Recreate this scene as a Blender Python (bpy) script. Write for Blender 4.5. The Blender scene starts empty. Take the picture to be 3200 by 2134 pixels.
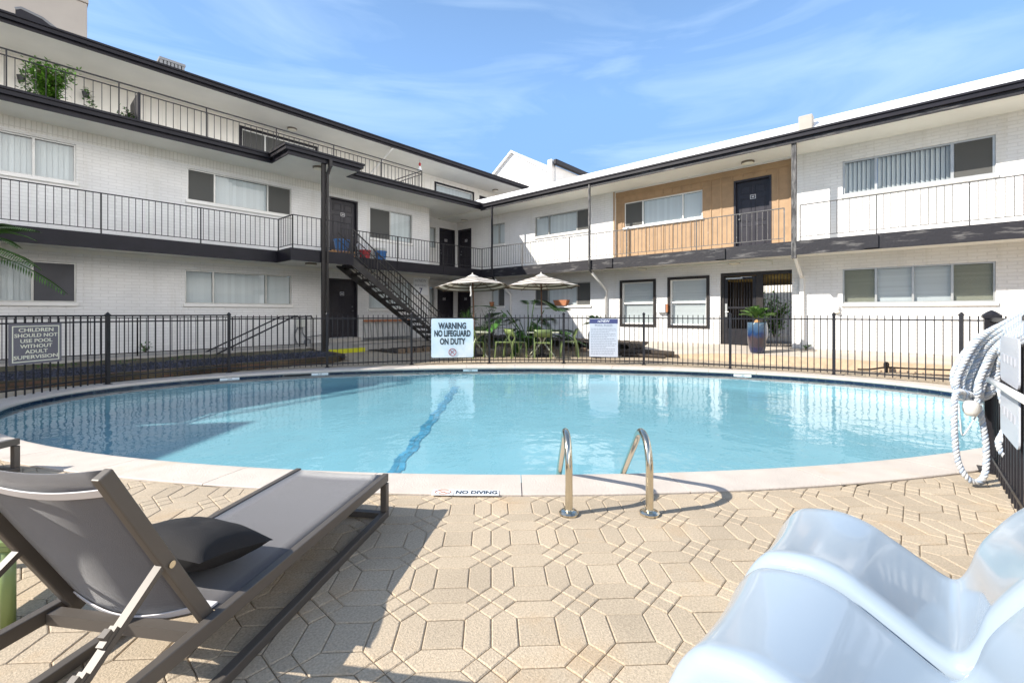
import bpy, bmesh, math, random
from mathutils import Vector, Matrix, noise
random.seed(7)
C = bpy.context.scene
COL = C.collection
PI = math.pi
# ------------------------------------------------------------------ camera, sky, sun, exposure
CZ = 1.28
HEAD = 48.5                                   # heading of the camera, degrees from +Y towards +X
CF, SF = math.sin(math.radians(HEAD)), math.cos(math.radians(HEAD))
cam = bpy.data.objects.new('camera', bpy.data.cameras.new('camera'))
COL.objects.link(cam)
cam.location = (0, 0, CZ)
cam.rotation_euler = (PI / 2, 0, -math.radians(HEAD))
cam.data.sensor_width = 36
cam.data.lens = 36 * 1390 / 3200
cam.data.shift_y = -90 / 3200
cam.data.clip_start = 0.05
cam.data.clip_end = 2000
C.camera = cam
SUN_EL = math.radians(35.5)
LDIR = Vector((1.1, -.72, 0)).normalized() * math.cos(SUN_EL) + Vector((0, 0, -math.sin(SUN_EL)))
sun = bpy.data.objects.new('sun', bpy.data.lights.new('sun', 'SUN'))
COL.objects.link(sun)
sun.data.energy = 3.0
sun.data.angle = math.radians(.5)
sun.data.color = (1, .94, .85)
sun.rotation_euler = LDIR.to_track_quat('-Z', 'Y').to_euler()
sun.location = (-10, 8, 20)
W = bpy.data.worlds.new('World')
C.world = W
W.use_nodes = True
nt = W.node_tree
for n in list(nt.nodes):
    nt.nodes.remove(n)
def wn(t, **k):
    n = nt.nodes.new(t)
    for a, b in k.items():
        setattr(n, a, b)
    return n
sky = wn('ShaderNodeTexSky', sky_type='NISHITA', sun_disc=False, sun_elevation=SUN_EL,
         sun_rotation=math.atan2(-LDIR.x, -LDIR.y), altitude=50, air_density=1.0, dust_density=.6, ozone_density=2.0)
bg = wn('ShaderNodeBackground')
bg.inputs[1].default_value = .07
tc = wn('ShaderNodeTexCoord')
mp = wn('ShaderNodeMapping')
mp.inputs['Rotation'].default_value = (0, 0, math.radians(50))
mp.inputs['Scale'].default_value = (1.5, 1.9, 9.0)
nz = wn('ShaderNodeTexNoise')
nz.inputs['Scale'].default_value = 1.35
nz.inputs['Detail'].default_value = 7
nz.inputs['Roughness'].default_value = .55
nz.inputs['Distortion'].default_value = .7
cr = wn('ShaderNodeValToRGB')
cr.color_ramp.elements[0].position = .44
cr.color_ramp.elements[0].color = (0, 0, 0, 1)
cr.color_ramp.elements[1].position = .78
cr.color_ramp.elements[1].color = (.45, .45, .45, 1)
mx = wn('ShaderNodeMixRGB')
mx.inputs[2].default_value = (4.7, 6.0, 7.4, 1)
hz = wn('ShaderNodeMixRGB')                   # thin even haze high up
hz.inputs[2].default_value = (1.75, 3.3, 6.1, 1)
sx_ = wn('ShaderNodeSeparateXYZ')
hm = wn('ShaderNodeMapRange')                 # haze is thick low down and thins out overhead
hm.inputs[1].default_value = .42
hm.inputs[2].default_value = .80
hm.inputs[3].default_value = .85
hm.inputs[4].default_value = .05
nt.links.new(tc.outputs['Generated'], sx_.inputs[0])
nt.links.new(sx_.outputs['Z'], hm.inputs[0])
nt.links.new(hm.outputs[0], hz.inputs[0])
cb = wn('ShaderNodeMapRange')                 # unseen bright cloud bank, added behind the camera to lift the shaded front
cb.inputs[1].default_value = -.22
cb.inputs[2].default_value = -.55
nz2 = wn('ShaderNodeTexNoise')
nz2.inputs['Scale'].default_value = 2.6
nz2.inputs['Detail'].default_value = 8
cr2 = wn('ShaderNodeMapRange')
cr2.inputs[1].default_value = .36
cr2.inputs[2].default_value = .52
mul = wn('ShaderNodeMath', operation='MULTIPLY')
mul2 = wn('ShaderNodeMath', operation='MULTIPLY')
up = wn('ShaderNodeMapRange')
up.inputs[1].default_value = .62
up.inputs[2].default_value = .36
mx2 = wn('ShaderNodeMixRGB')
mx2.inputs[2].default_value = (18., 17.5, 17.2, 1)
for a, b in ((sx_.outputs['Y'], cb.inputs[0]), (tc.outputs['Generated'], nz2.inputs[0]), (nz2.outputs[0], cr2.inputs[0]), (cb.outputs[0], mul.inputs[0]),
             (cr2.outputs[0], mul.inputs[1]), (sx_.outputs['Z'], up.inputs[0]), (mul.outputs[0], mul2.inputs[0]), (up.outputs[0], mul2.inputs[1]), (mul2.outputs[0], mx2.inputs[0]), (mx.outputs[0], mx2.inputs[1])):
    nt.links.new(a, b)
for a, b in ((tc.outputs['Generated'], mp.inputs[0]), (mp.outputs[0], nz.inputs[0]), (nz.outputs[0], cr.inputs[0]),
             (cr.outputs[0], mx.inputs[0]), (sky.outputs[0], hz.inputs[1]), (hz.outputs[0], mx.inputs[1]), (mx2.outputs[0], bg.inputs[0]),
             (bg.outputs[0], wn('ShaderNodeOutputWorld').inputs[0])):
    nt.links.new(a, b)
C.view_settings.view_transform = 'Standard'
C.view_settings.look = 'None'
C.view_settings.gamma = 1
C.view_settings.use_curve_mapping = False
C.view_settings.exposure = 1.45
try:
    C.cycles.max_bounces = 10
    C.cycles.diffuse_bounces = 5
    C.cycles.transparent_max_bounces = 16
    C.cycles.caustics_reflective = False
    C.cycles.caustics_refractive = False
    C.cycles.use_denoising = True
except Exception:
    pass

# ------------------------------------------------------------------ places: a photo point on a known real plane -> metres
F0, CX, HY = 1390., 1600., 977.
def cf(R, F, z=None):
    """metres right of / in front of the camera -> world"""
    x, y = R * SF + F * CF, -R * CF + F * SF
    return (x, y) if z is None else Vector((x, y, z))
def ray(u):
    r = (u - CX) / F0
    return CF + r * SF, SF - r * CF
def on_y(u, v, Y):
    dx, dy = ray(u); t = Y / dy
    return dx * t, CZ + (HY - v) / F0 * t
def on_x(u, v, X):
    dx, dy = ray(u); t = X / dx
    return dy * t, CZ + (HY - v) / F0 * t
def on_z(u, v, z=0):
    t = (CZ - z) * F0 / (v - HY); dx, dy = ray(u)
    return dx * t, dy * t
def at(u, v, F):
    return cf((u - CX) / F0 * F, F, CZ + (HY - v) / F0 * F)
def rz(deg):
    return math.radians(deg - HEAD)

# ------------------------------------------------------------------ materials
MATS = {}
def mat(name, col, rough=.6, metal=0., bump=0., bscale=30., var=0., vscale=6., spec=.5, coat=0., island=0., dirt=None, dscale=3., dlo=.55, dhi=.75, dstretch=None, grain=0.):
    if name in MATS:
        return MATS[name]
    m = bpy.data.materials.new(name); m.use_nodes = True
    t = m.node_tree; b = t.nodes['Principled BSDF']
    b.inputs['Base Color'].default_value = (*col, 1)
    b.inputs['Roughness'].default_value = rough
    b.inputs['Metallic'].default_value = metal
    b.inputs['Specular IOR Level'].default_value = spec
    b.inputs['Coat Weight'].default_value = coat
    b.inputs['Coat Roughness'].default_value = .05
    N = t.nodes.new; L = t.links.new
    g = N('ShaderNodeNewGeometry')
    src = None
    if var or island or dirt:
        c = N('ShaderNodeRGB'); c.outputs[0].default_value = (*col, 1); src = c.outputs[0]
    if var:
        n = N('ShaderNodeTexNoise'); n.inputs['Scale'].default_value = vscale; n.inputs['Detail'].default_value = 6
        L(g.outputs['Position'], n.inputs['Vector'])
        mr = N('ShaderNodeMapRange'); mr.inputs[3].default_value = 1 - var; mr.inputs[4].default_value = 1 + var
        mr.inputs[1].default_value = .25; mr.inputs[2].default_value = .75
        L(n.outputs[0], mr.inputs[0])
        h = N('ShaderNodeVectorMath'); h.operation = 'SCALE'
        L(src, h.inputs[0]); L(mr.outputs[0], h.inputs['Scale']); src = h.outputs[0]
    if grain:
        n = N('ShaderNodeTexNoise'); n.inputs['Scale'].default_value = 110; n.inputs['Detail'].default_value = 3
        L(g.outputs['Position'], n.inputs['Vector'])
        mr = N('ShaderNodeMapRange'); mr.inputs[1].default_value = .32; mr.inputs[2].default_value = .68
        mr.inputs[3].default_value = 1 - grain; mr.inputs[4].default_value = 1 + grain * .6
        L(n.outputs[0], mr.inputs[0])
        h = N('ShaderNodeVectorMath'); h.operation = 'SCALE'
        L(src, h.inputs[0]); L(mr.outputs[0], h.inputs['Scale']); src = h.outputs[0]
    if island:
        mr = N('ShaderNodeMapRange'); mr.inputs[3].default_value = 1 - island; mr.inputs[4].default_value = 1 + island
        L(g.outputs['Random Per Island'], mr.inputs[0])
        h = N('ShaderNodeVectorMath'); h.operation = 'SCALE'
        L(src, h.inputs[0]); L(mr.outputs[0], h.inputs['Scale']); src = h.outputs[0]
    if dirt:
        n = N('ShaderNodeTexNoise'); n.inputs['Scale'].default_value = dscale; n.inputs['Detail'].default_value = 8
        n.inputs['Roughness'].default_value = .65
        if dstretch:
            mm = N('ShaderNodeMapping'); mm.inputs['Scale'].default_value = dstretch; L(g.outputs['Position'], mm.inputs[0]); L(mm.outputs[0], n.inputs['Vector'])
        else:
            L(g.outputs['Position'], n.inputs['Vector'])
        mr = N('ShaderNodeMapRange'); mr.inputs[1].default_value = dlo; mr.inputs[2].default_value = dhi
        L(n.outputs[0], mr.inputs[0])
        x = N('ShaderNodeMixRGB'); x.inputs[2].default_value = (*dirt, 1)
        L(mr.outputs[0], x.inputs[0]); L(src, x.inputs[1]); src = x.outputs[0]
    if src is not None:
        L(src, b.inputs['Base Color'])
    if bump:
        n = N('ShaderNodeTexNoise'); n.inputs['Scale'].default_value = bscale; n.inputs['Detail'].default_value = 5
        L(g.outputs['Position'], n.inputs['Vector'])
        k = N('ShaderNodeBump'); k.inputs['Strength'].default_value = bump; k.inputs['Distance'].default_value = .01
        L(n.outputs[0], k.inputs['Height']); L(k.outputs[0], b.inputs['Normal'])
    MATS[name] = m
    return m
def brick_mat(name, axis, col, col2, mortar, bw=.3, bh=.08, msize=.009, bumpd=.006, rough=.55, squash=1, off=.5, grime=.12):
    m = bpy.data.materials.new(name); m.use_nodes = True
    t = m.node_tree; b = t.nodes['Principled BSDF']; N = t.nodes.new; L = t.links.new
    g = N('ShaderNodeNewGeometry'); s = N('ShaderNodeSeparateXYZ'); c = N('ShaderNodeCombineXYZ')
    L(g.outputs['Position'], s.inputs[0])
    L(s.outputs['X' if axis == 'x' else 'Y'], c.inputs[0])
    L(s.outputs['Z' if axis != 'z' else 'X'], c.inputs[1])
    w = N('ShaderNodeTexNoise'); w.inputs['Scale'].default_value = 7; w.inputs['Detail'].default_value = 2
    L(g.outputs['Position'], w.inputs['Vector'])
    ws = N('ShaderNodeVectorMath'); ws.operation = 'SCALE'; ws.inputs['Scale'].default_value = .016
    L(w.outputs['Color'], ws.inputs[0])
    wa = N('ShaderNodeVectorMath'); wa.operation = 'ADD'; L(c.outputs[0], wa.inputs[0]); L(ws.outputs[0], wa.inputs[1])
    k = N('ShaderNodeTexBrick'); k.offset = off
    k.inputs['Scale'].default_value = 1
    k.inputs['Brick Width'].default_value = bw; k.inputs['Row Height'].default_value = bh
    k.inputs['Mortar Size'].default_value = msize; k.inputs['Mortar Smooth'].default_value = .3
    k.inputs['Color1'].default_value = (*col, 1); k.inputs['Color2'].default_value = (*col2, 1)
    k.inputs['Mortar'].default_value = (*mortar, 1)
    L(wa.outputs[0], k.inputs['Vector'])
    n = N('ShaderNodeTexNoise'); n.inputs['Scale'].default_value = 1.3; n.inputs['Detail'].default_value = 8
    L(g.outputs['Position'], n.inputs['Vector'])
    mr = N('ShaderNodeMapRange'); mr.inputs[1].default_value = .3; mr.inputs[2].default_value = .7
    mr.inputs[3].default_value = 1 - grime; mr.inputs[4].default_value = 1
    L(n.outputs[0], mr.inputs[0])
    h = N('ShaderNodeVectorMath'); h.operation = 'SCALE'; L(k.outputs['Color'], h.inputs[0]); L(mr.outputs[0], h.inputs['Scale'])
    sm = N('ShaderNodeMapping'); sm.inputs['Scale'].default_value = (2.6, 2.6, .22); L(g.outputs['Position'], sm.inputs[0])
    sn = N('ShaderNodeTexNoise'); sn.inputs['Scale'].default_value = 1.6; sn.inputs['Detail'].default_value = 6; sn.inputs['Roughness'].default_value = .6; L(sm.outputs[0], sn.inputs['Vector'])
    sr = N('ShaderNodeMapRange'); sr.inputs[1].default_value = .56; sr.inputs[2].default_value = .80; sr.inputs[4].default_value = .55; L(sn.outputs[0], sr.inputs[0])
    sx = N('ShaderNodeMixRGB'); sx.inputs[2].default_value = (col[0] * .72, col[1] * .70, col[2] * .64, 1); L(sr.outputs[0], sx.inputs[0]); L(h.outputs[0], sx.inputs[1])
    L(sx.outputs[0], b.inputs['Base Color'])
    n2 = N('ShaderNodeTexNoise'); n2.inputs['Scale'].default_value = 45; n2.inputs['Detail'].default_value = 3
    L(g.outputs['Position'], n2.inputs['Vector'])
    ma = N('ShaderNodeMath'); ma.operation = 'MULTIPLY_ADD'; ma.inputs[1].default_value = -1.0
    L(k.outputs['Fac'], ma.inputs[0]); 
    mb_ = N('ShaderNodeMath'); mb_.operation = 'MULTIPLY'; mb_.inputs[1].default_value = .5; L(n2.outputs[0], mb_.inputs[0])
    L(mb_.outputs[0], ma.inputs[2])
    bp = N('ShaderNodeBump'); bp.inputs['Strength'].default_value = .8; bp.inputs['Distance'].default_value = bumpd
    L(ma.outputs[0], bp.inputs['Height']); L(bp.outputs[0], b.inputs['Normal'])
    b.inputs['Roughness'].default_value = rough
    MATS[name] = m
    return m
def schlick(t, f0, normal=None):
    N = t.nodes.new; L = t.links.new
    g = N('ShaderNodeNewGeometry'); d = N('ShaderNodeVectorMath'); d.operation = 'DOT_PRODUCT'
    L(g.outputs['Incoming'], d.inputs[0]); L(normal if normal is not None else g.outputs['Normal'], d.inputs[1])
    def m(op, a, b=None):
        n = N('ShaderNodeMath'); n.operation = op
        for i, q in enumerate((a, b)):
            if q is None: continue
            if isinstance(q, (int, float)): n.inputs[i].default_value = q
            else: L(q, n.inputs[i])
        return n.outputs[0]
    c = m('ABSOLUTE', d.outputs['Value']); o = m('SUBTRACT', 1.0, m('MINIMUM', c, 1.0)); p = m('POWER', o, 5.0)
    return m('ADD', m('MULTIPLY', p, 1 - f0), f0)
def glass_mat(name, tint, base=.035):
    m = bpy.data.materials.new(name); m.use_nodes = True
    t = m.node_tree; N = t.nodes.new; L = t.links.new
    t.nodes.remove(t.nodes['Principled BSDF'])
    tr = N('ShaderNodeBsdfTransparent'); tr.inputs[0].default_value = (*tint, 1)
    gl = N('ShaderNodeBsdfGlossy'); gl.inputs['Roughness'].default_value = .02; gl.inputs[0].default_value = (1, 1, 1, 1)
    mx = N('ShaderNodeMixShader'); L(schlick(t, base), mx.inputs[0]); L(tr.outputs[0], mx.inputs[1]); L(gl.outputs[0], mx.inputs[2])
    L(mx.outputs[0], t.nodes['Material Output'].inputs[0])
    MATS[name] = m
    return m
WHITE = (.80, .79, .77)
brick_mat('painted brick x', 'x', WHITE, (.77, .76, .74), (.70, .69, .67))
brick_mat('painted brick y', 'y', WHITE, (.77, .76, .74), (.72, .71, .69))
brick_mat('soldier brick x', 'x', (.78, .76, .71), (.75, .73, .68), (.64, .62, .57), bw=.085, bh=.26, off=0)
mat('white paint', (.80, .78, .74), .5, var=.05, vscale=2)
mat('soffit paint', (.74, .72, .66), .55, var=.06, vscale=1.2, bump=.1, bscale=8)
mat('batten paint', (.76, .73, .66), .55, var=.05, vscale=3)
mat('dark trim', (.012, .011, .016), .45, spec=.25, var=.25, vscale=4, bump=.1, bscale=20)
mat('weathered trim', (.022, .021, .025), .5, spec=.3, dirt=(.22, .21, .20), dscale=4, dlo=.54, dhi=.76, bump=.5, bscale=16, dstretch=(1, .35, 2.2))
mat('weathered post', (.035, .034, .035), .5, spec=.3, dirt=(.17, .165, .16), dscale=6, dlo=.42, dhi=.64, bump=.4, bscale=16, dstretch=(2, 2, .5))
mat('black iron', (.018, .017, .020), .4, spec=.3, var=.3, vscale=8)
mat('grey iron', (.11, .105, .10), .32, var=.3, vscale=8, dirt=(.45, .44, .42), dscale=9, dlo=.62, dhi=.72)
mat('stair iron', (.040, .036, .034), .45, spec=.3, var=.3, vscale=5)
mat('bronze trim', (.028, .024, .022), .45, spec=.3, var=.2)
mat('aluminium', (.46, .46, .44), .4, metal=.6, var=.1)
mat('vinyl frame', (.78, .78, .75), .45)
mat('blind', (.72, .73, .74), .5, island=.06)
mat('shade cloth', (.68, .66, .62), .7, var=.05)
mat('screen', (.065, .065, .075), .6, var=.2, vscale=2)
glass_mat('window glass', (.86, .90, .90))
mat('door paint', (.026, .024, .031), .38, spec=.35, var=.15, vscale=5, bump=.05)
mat('plate white', (.7, .7, .72), .4)
mat('tan boards', (.36, .23, .125), .6, var=.12, vscale=5, bump=.2, bscale=30, island=.08)
mat('white metal roof', (.82, .82, .82), .5, var=.03)
mat('concrete', (.40, .37, .33), .8, var=.12, vscale=2, bump=.3, bscale=40)
mat('tower concrete', (.40, .36, .31), .85, var=.12, vscale=.5, bump=.3, bscale=4)
mat('walkway concrete', (.50, .44, .37), .85, var=.13, vscale=2.5, bump=.3, bscale=60)
mat('shingle', (.16, .13, .10), .9, var=.35, vscale=9, bump=.8, bscale=25)
mat('paver', (.465, .38, .275), .85, grain=.22, var=.14, vscale=1.6, bump=.4, bscale=150, island=.07, dirt=(.40, .26, .13), dscale=1.6, dlo=.54, dhi=.88)
mat('joint sand', (.38, .285, .18), .95, var=.3, vscale=20, bump=.4, bscale=120)
mat('coping', (.55, .49, .43), .75, var=.09, vscale=4, bump=.45, bscale=70, dirt=(.50, .38, .25), dscale=1.2, dlo=.58, dhi=.8)
mat('kerb tan', (.50, .38, .26), .85, var=.2, vscale=7, bump=.5, bscale=40)
mat('soil', (.05, .038, .028), .95, var=.4, vscale=12, bump=.8, bscale=30)
mat('mossy soil', (.12, .095, .055), .95, var=.45, vscale=7, bump=.8, bscale=30, dirt=(.07, .085, .035), dscale=4, dlo=.5, dhi=.65)
mat('blue gravel', (.042, .043, .060), .7, island=.6, bump=.9, bscale=55)
brick_mat('red brick', 'x', (.19, .105, .07), (.12, .10, .05), (.09, .08, .05), bw=.21, bh=.072, msize=.012, bumpd=.01, rough=.85, grime=.7)
mat('yellow paint', (.62, .60, .02), .5, var=.1)
brick_mat('pool tile', 'y', (.006, .014, .040), (.010, .024, .06), (.04, .06, .09), bw=.15, bh=.15, msize=.008, bumpd=.002, rough=.2)
mat('pool plaster', (.28, .48, .55), .6, var=.07, vscale=1.2)
mat('floor tile', (.09, .33, .50), .4, island=.25)
mat('steel', (.66, .60, .48), .16, metal=1)
mat('bronze frame', (.105, .092, .08), .48, metal=.15, var=.08, vscale=5)
mat('sling', (.06, .057, .064), .75, bump=.35, bscale=420, var=.05, vscale=20)
_b = MATS['sling'].node_tree.nodes['Principled BSDF']; _b.inputs['Sheen Weight'].default_value = .5; _b.inputs['Sheen Roughness'].default_value = .45
mat('piping', (.66, .64, .65), .6)
mat('black cloth', (.013, .012, .013), .85, bump=.4, bscale=300)
mat('wave shell', (.33, .40, .47), .2, coat=.45, spec=.5)
mat('green metal', (.20, .265, .095), .35, var=.06)
mat('pale table', (.62, .64, .50), .35)
mat('canopy cream', (.82, .80, .76), .8)
_t = MATS['canopy cream'].node_tree; _tl = _t.nodes.new('ShaderNodeBsdfTranslucent'); _tl.inputs[0].default_value = (.8, .77, .70, 1); _x = _t.nodes.new('ShaderNodeMixShader'); _x.inputs[0].default_value = .35
_t.links.new(_t.nodes['Principled BSDF'].outputs[0], _x.inputs[1]); _t.links.new(_tl.outputs[0], _x.inputs[2]); _t.links.new(_x.outputs[0], _t.nodes['Material Output'].inputs[0])
mat('canopy taupe', (.21, .175, .14), .8)
mat('pole wood', (.13, .06, .03), .4, var=.2)
mat('rope', (.58, .60, .62), .7, bump=.4, bscale=250)
mat('rope shadow blue', (.40, .48, .60), .7, bump=.4, bscale=250)  # bluish shadow tone painted onto one strand of the white rope
mat('sign white', (.80, .82, .84), .3)
mat('sign pale', (.50, .53, .59), .3)
mat('letter slate', (.22, .24, .30), .5)
mat('sign sky', (.60, .74, .82), .3, var=.12, vscale=1.6, dirt=(.74, .82, .86), dscale=1.7, dlo=.42, dhi=.62)
mat('sign slate', (.15, .135, .15), .45, var=.06)
mat('letter cream', (.78, .74, .58), .5)
mat('letter dark', (.02, .035, .05), .5)
mat('letter grey', (.45, .46, .50), .5)
mat('letter red', (.28, .03, .05), .5)
mat('letter rust', (.45, .20, .12), .6)
mat('letter navy', (.05, .06, .17), .5)
mat('leaf green', (.055, .13, .022), .45, island=.4, spec=.4)
mat('leaf bright', (.12, .26, .03), .45, island=.35, spec=.4)
mat('leaf dark', (.065, .165, .035), .4, island=.4, spec=.5)
mat('leaf sago', (.12, .23, .055), .4, island=.35, spec=.5)
mat('stem', (.10, .075, .04), .8, var=.3)
mat('terracotta', (.42, .17, .08), .8, var=.15)
mat('red plastic', (.40, .02, .025), .35)
mat('blue plastic', (.03, .14, .36), .35)
mat('pot dark', (.03, .03, .035), .4)
mat('wood slat', (.42, .22, .09), .7, var=.2, vscale=15)
mat('grey metal', (.20, .205, .21), .45, metal=.4)
mat('lamp rim', (.16, .13, .10), .4, metal=.3)
mat('lamp lens', (.80, .75, .62), .5)
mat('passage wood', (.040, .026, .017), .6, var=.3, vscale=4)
mat('beam yellow', (.50, .34, .10), .7, var=.2)
mat('grey box', (.55, .55, .50), .5)
mat('log', (.20, .14, .09), .9, var=.35, vscale=9, bump=.6)
mat('trunk', (.14, .10, .065), .9, bump=.8, bscale=25)
def glaze():
    m = mat('glaze', (.03, .07, .16), .12, coat=.6)
    t = m.node_tree; b = t.nodes['Principled BSDF']; N = t.nodes.new; L = t.links.new
    tcn = N('ShaderNodeTexCoord'); s = N('ShaderNodeSeparateXYZ'); L(tcn.outputs['Object'], s.inputs[0])
    n = N('ShaderNodeTexNoise'); n.inputs['Scale'].default_value = 9; L(tcn.outputs['Object'], n.inputs['Vector'])
    a = N('ShaderNodeMath'); a.operation = 'MULTIPLY_ADD'; a.inputs[1].default_value = .22; L(n.outputs[0], a.inputs[0]); L(s.outputs['Z'], a.inputs[2])
    r = N('ShaderNodeValToRGB'); e = r.color_ramp.elements
    e[0].position = .24; e[0].color = (.006, .012, .07, 1)
    e[1].position = .92; e[1].color = (.07, .12, .17, 1)
    for p, c in ((.30, (.035, .03, .045, 1)), (.50, (.05, .035, .04, 1)), (.60, (.008, .03, .11, 1)), (.70, (.03, .07, .14, 1))):
        k = e.new(p); k.color = c
    L(a.outputs[0], r.inputs[0]); L(r.outputs[0], b.inputs['Base Color'])
glaze()
def water_mat():
    m = bpy.data.materials.new('water'); m.use_nodes = True
    t = m.node_tree; N = t.nodes.new; L = t.links.new
    t.nodes.remove(t.nodes['Principled BSDF'])
    g = N('ShaderNodeNewGeometry')
    def nz(scale, det):
        n = N('ShaderNodeTexNoise'); n.inputs['Scale'].default_value = scale; n.inputs['Detail'].default_value = det
        L(g.outputs['Position'], n.inputs['Vector']); return n.outputs[0]
    a = N('ShaderNodeMath'); a.operation = 'MULTIPLY_ADD'; a.inputs[1].default_value = .35; L(nz(9, 2), a.inputs[0]); L(nz(2.6, 2), a.inputs[2])
    b = N('ShaderNodeBump'); b.inputs['Strength'].default_value = .5; b.inputs['Distance'].default_value = .016; L(a.outputs[0], b.inputs['Height'])
    tr = N('ShaderNodeBsdfTransparent'); tr.inputs[0].default_value = (.82, .95, .968, 1)
    gl = N('ShaderNodeBsdfGlossy'); gl.inputs['Roughness'].default_value = .03; L(b.outputs[0], gl.inputs['Normal'])
    x = N('ShaderNodeMixShader'); L(schlick(t, .02, b.outputs[0]), x.inputs[0]); L(tr.outputs[0], x.inputs[1]); L(gl.outputs[0], x.inputs[2])
    L(x.outputs[0], t.nodes['Material Output'].inputs[0])
    MATS['water'] = m
water_mat()

# ------------------------------------------------------------------ mesh building
class MB:
    def __init__(s):
        s.v = []; s.f = []; s.m = []; s.mi = 0
    def add(s, vs, fs):
        o = len(s.v); s.v += [tuple(q) for q in vs]
        for f in fs:
            s.f.append(tuple(o + i for i in f)); s.m.append(s.mi)
        return s
    def box(s, x0, x1, y0, y1, z0, z1):
        x0, x1 = sorted((x0, x1)); y0, y1 = sorted((y0, y1)); z0, z1 = sorted((z0, z1))
        return s.add([(x0, y0, z0), (x1, y0, z0), (x1, y1, z0), (x0, y1, z0), (x0, y0, z1), (x1, y0, z1), (x1, y1, z1), (x0, y1, z1)],
                     [(0, 3, 2, 1), (4, 5, 6, 7), (0, 1, 5, 4), (1, 2, 6, 5), (2, 3, 7, 6), (3, 0, 4, 7)])
    def bar(s, a, b, w, h, up=(0, 0, 1)):
        """rectangular bar from a to b, w across, h along up"""
        a, b = Vector(a), Vector(b); d = (b - a).normalized(); up = Vector(up)
        if abs(d.dot(up)) > .99:
            up = Vector((0, 1, 0)) if abs(d.y) < .9 else Vector((1, 0, 0))
        sd = d.cross(up).normalized(); up = sd.cross(d)
        vs = [p + sd * i * w / 2 + up * j * h / 2 for p in (a, b) for i, j in ((-1, -1), (1, -1), (1, 1), (-1, 1))]
        return s.add(vs, [(0, 1, 2, 3), (7, 6, 5, 4), (0, 4, 5, 1), (1, 5, 6, 2), (2, 6, 7, 3), (3, 7, 4, 0)])
    def tube(s, pts, r, n=8, cap=True):
        pts = [Vector(p) for p in pts]; k = len(pts)
        rr = r if isinstance(r, (list, tuple)) else [r] * k
        t0 = (pts[1] - pts[0]).normalized()
        ref = Vector((0, 0, 1)) if abs(t0.z) < .9 else Vector((1, 0, 0))
        u = t0.cross(ref).normalized(); vs = []; fs = []
        for i, p in enumerate(pts):
            t = (pts[min(i + 1, k - 1)] - pts[max(i - 1, 0)]).normalized()
            u = (u - t * u.dot(t)).normalized(); w = t.cross(u)
            for j in range(n):
                a = 2 * PI * j / n; vs.append(p + (u * math.cos(a) + w * math.sin(a)) * rr[i])
        for i in range(k - 1):
            for j in range(n):
                fs.append((i * n + j, i * n + (j + 1) % n, (i + 1) * n + (j + 1) % n, (i + 1) * n + j))
        if cap:
            fs.append(tuple(range(n))[::-1]); fs.append(tuple((k - 1) * n + j for j in range(n)))
        return s.add(vs, fs)
    def lathe(s, prof, n=20, c=(0, 0, 0)):
        vs = []; fs = []; k = len(prof)
        for r, z in prof:
            for j in range(n):
                a = 2 * PI * j / n; vs.append((c[0] + r * math.cos(a), c[1] + r * math.sin(a), c[2] + z))
        for i in range(k - 1):
            for j in range(n):
                fs.append((i * n + j, i * n + (j + 1) % n, (i + 1) * n + (j + 1) % n, (i + 1) * n + j))
        fs.append(tuple(range(n))[::-1]); fs.append(tuple((k - 1) * n + j for j in range(n)))
        return s.add(vs, fs)
    def prism(s, poly, z0, z1):
        n = len(poly)
        a = sum(poly[i][0] * poly[(i + 1) % n][1] - poly[(i + 1) % n][0] * poly[i][1] for i in range(n))
        if a < 0: poly = poly[::-1]
        return s.add([(x, y, z0) for x, y in poly] + [(x, y, z1) for x, y in poly],
                     [tuple(range(n))[::-1], tuple(range(n, 2 * n))] + [(i, (i + 1) % n, n + (i + 1) % n, n + i) for i in range(n)])
    def strip(s, pts, z0, z1, t):
        """upright board along an open path; thickness t to the right of travel"""
        pts = [Vector((p[0], p[1])) for p in pts]; n = len(pts); off = []
        for i in range(n):
            ds = []
            if i > 0: ds.append((pts[i] - pts[i - 1]).normalized())
            if i < n - 1: ds.append((pts[i + 1] - pts[i]).normalized())
            ns = [Vector((d.y, -d.x)) for d in ds]
            m = sum(ns, Vector((0, 0))); m = m / max(.3, m.length_squared) * len(ns) if len(ns) == 2 else m
            if len(ns) == 2: m = (ns[0] + ns[1]) / (1 + ns[0].dot(ns[1]))
            off.append(pts[i] + m * t)
        for i in range(n - 1):
            q = [pts[i], pts[i + 1], off[i + 1], off[i]]
            s.prism([(p.x, p.y) for p in q], z0, z1)
        return s
    def build(s, name, m, parent=None, smooth=False, world=True, bevel=0, mats=None, subsurf=0):
        me = bpy.data.meshes.new(name)
        me.from_pydata(s.v, [], s.f)
        for q in (mats or [m]):
            me.materials.append(MATS[q])
        if mats:
            me.polygons.foreach_set('material_index', s.m)
        if smooth:
            me.polygons.foreach_set('use_smooth', [True] * len(me.polygons))
        me.update()
        o = bpy.data.objects.new(name, me); COL.objects.link(o)
        if parent is not None:
            o.parent = parent
            if world and parent.type == 'EMPTY':
                o.matrix_parent_inverse = parent.matrix_basis.inverted()
        if bevel:
            b = o.modifiers.new('bevel', 'BEVEL'); b.width = bevel; b.segments = 2; b.limit_method = 'ANGLE'
        if subsurf:
            b = o.modifiers.new('sub', 'SUBSURF'); b.levels = subsurf; b.render_levels = subsurf
        return o
def tag(o, label, cat, group=None):
    o['label'] = label; o['category'] = cat
    if group: o['group'] = group
    return o
def thing(name, label, cat, loc=(0, 0, 0), rot=0, group=None):
    o = bpy.data.objects.new(name, None); COL.objects.link(o)
    o.empty_display_size = .1
    o.location = loc; o.rotation_euler = (0, 0, rot)
    return tag(o, label, cat, group)
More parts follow.
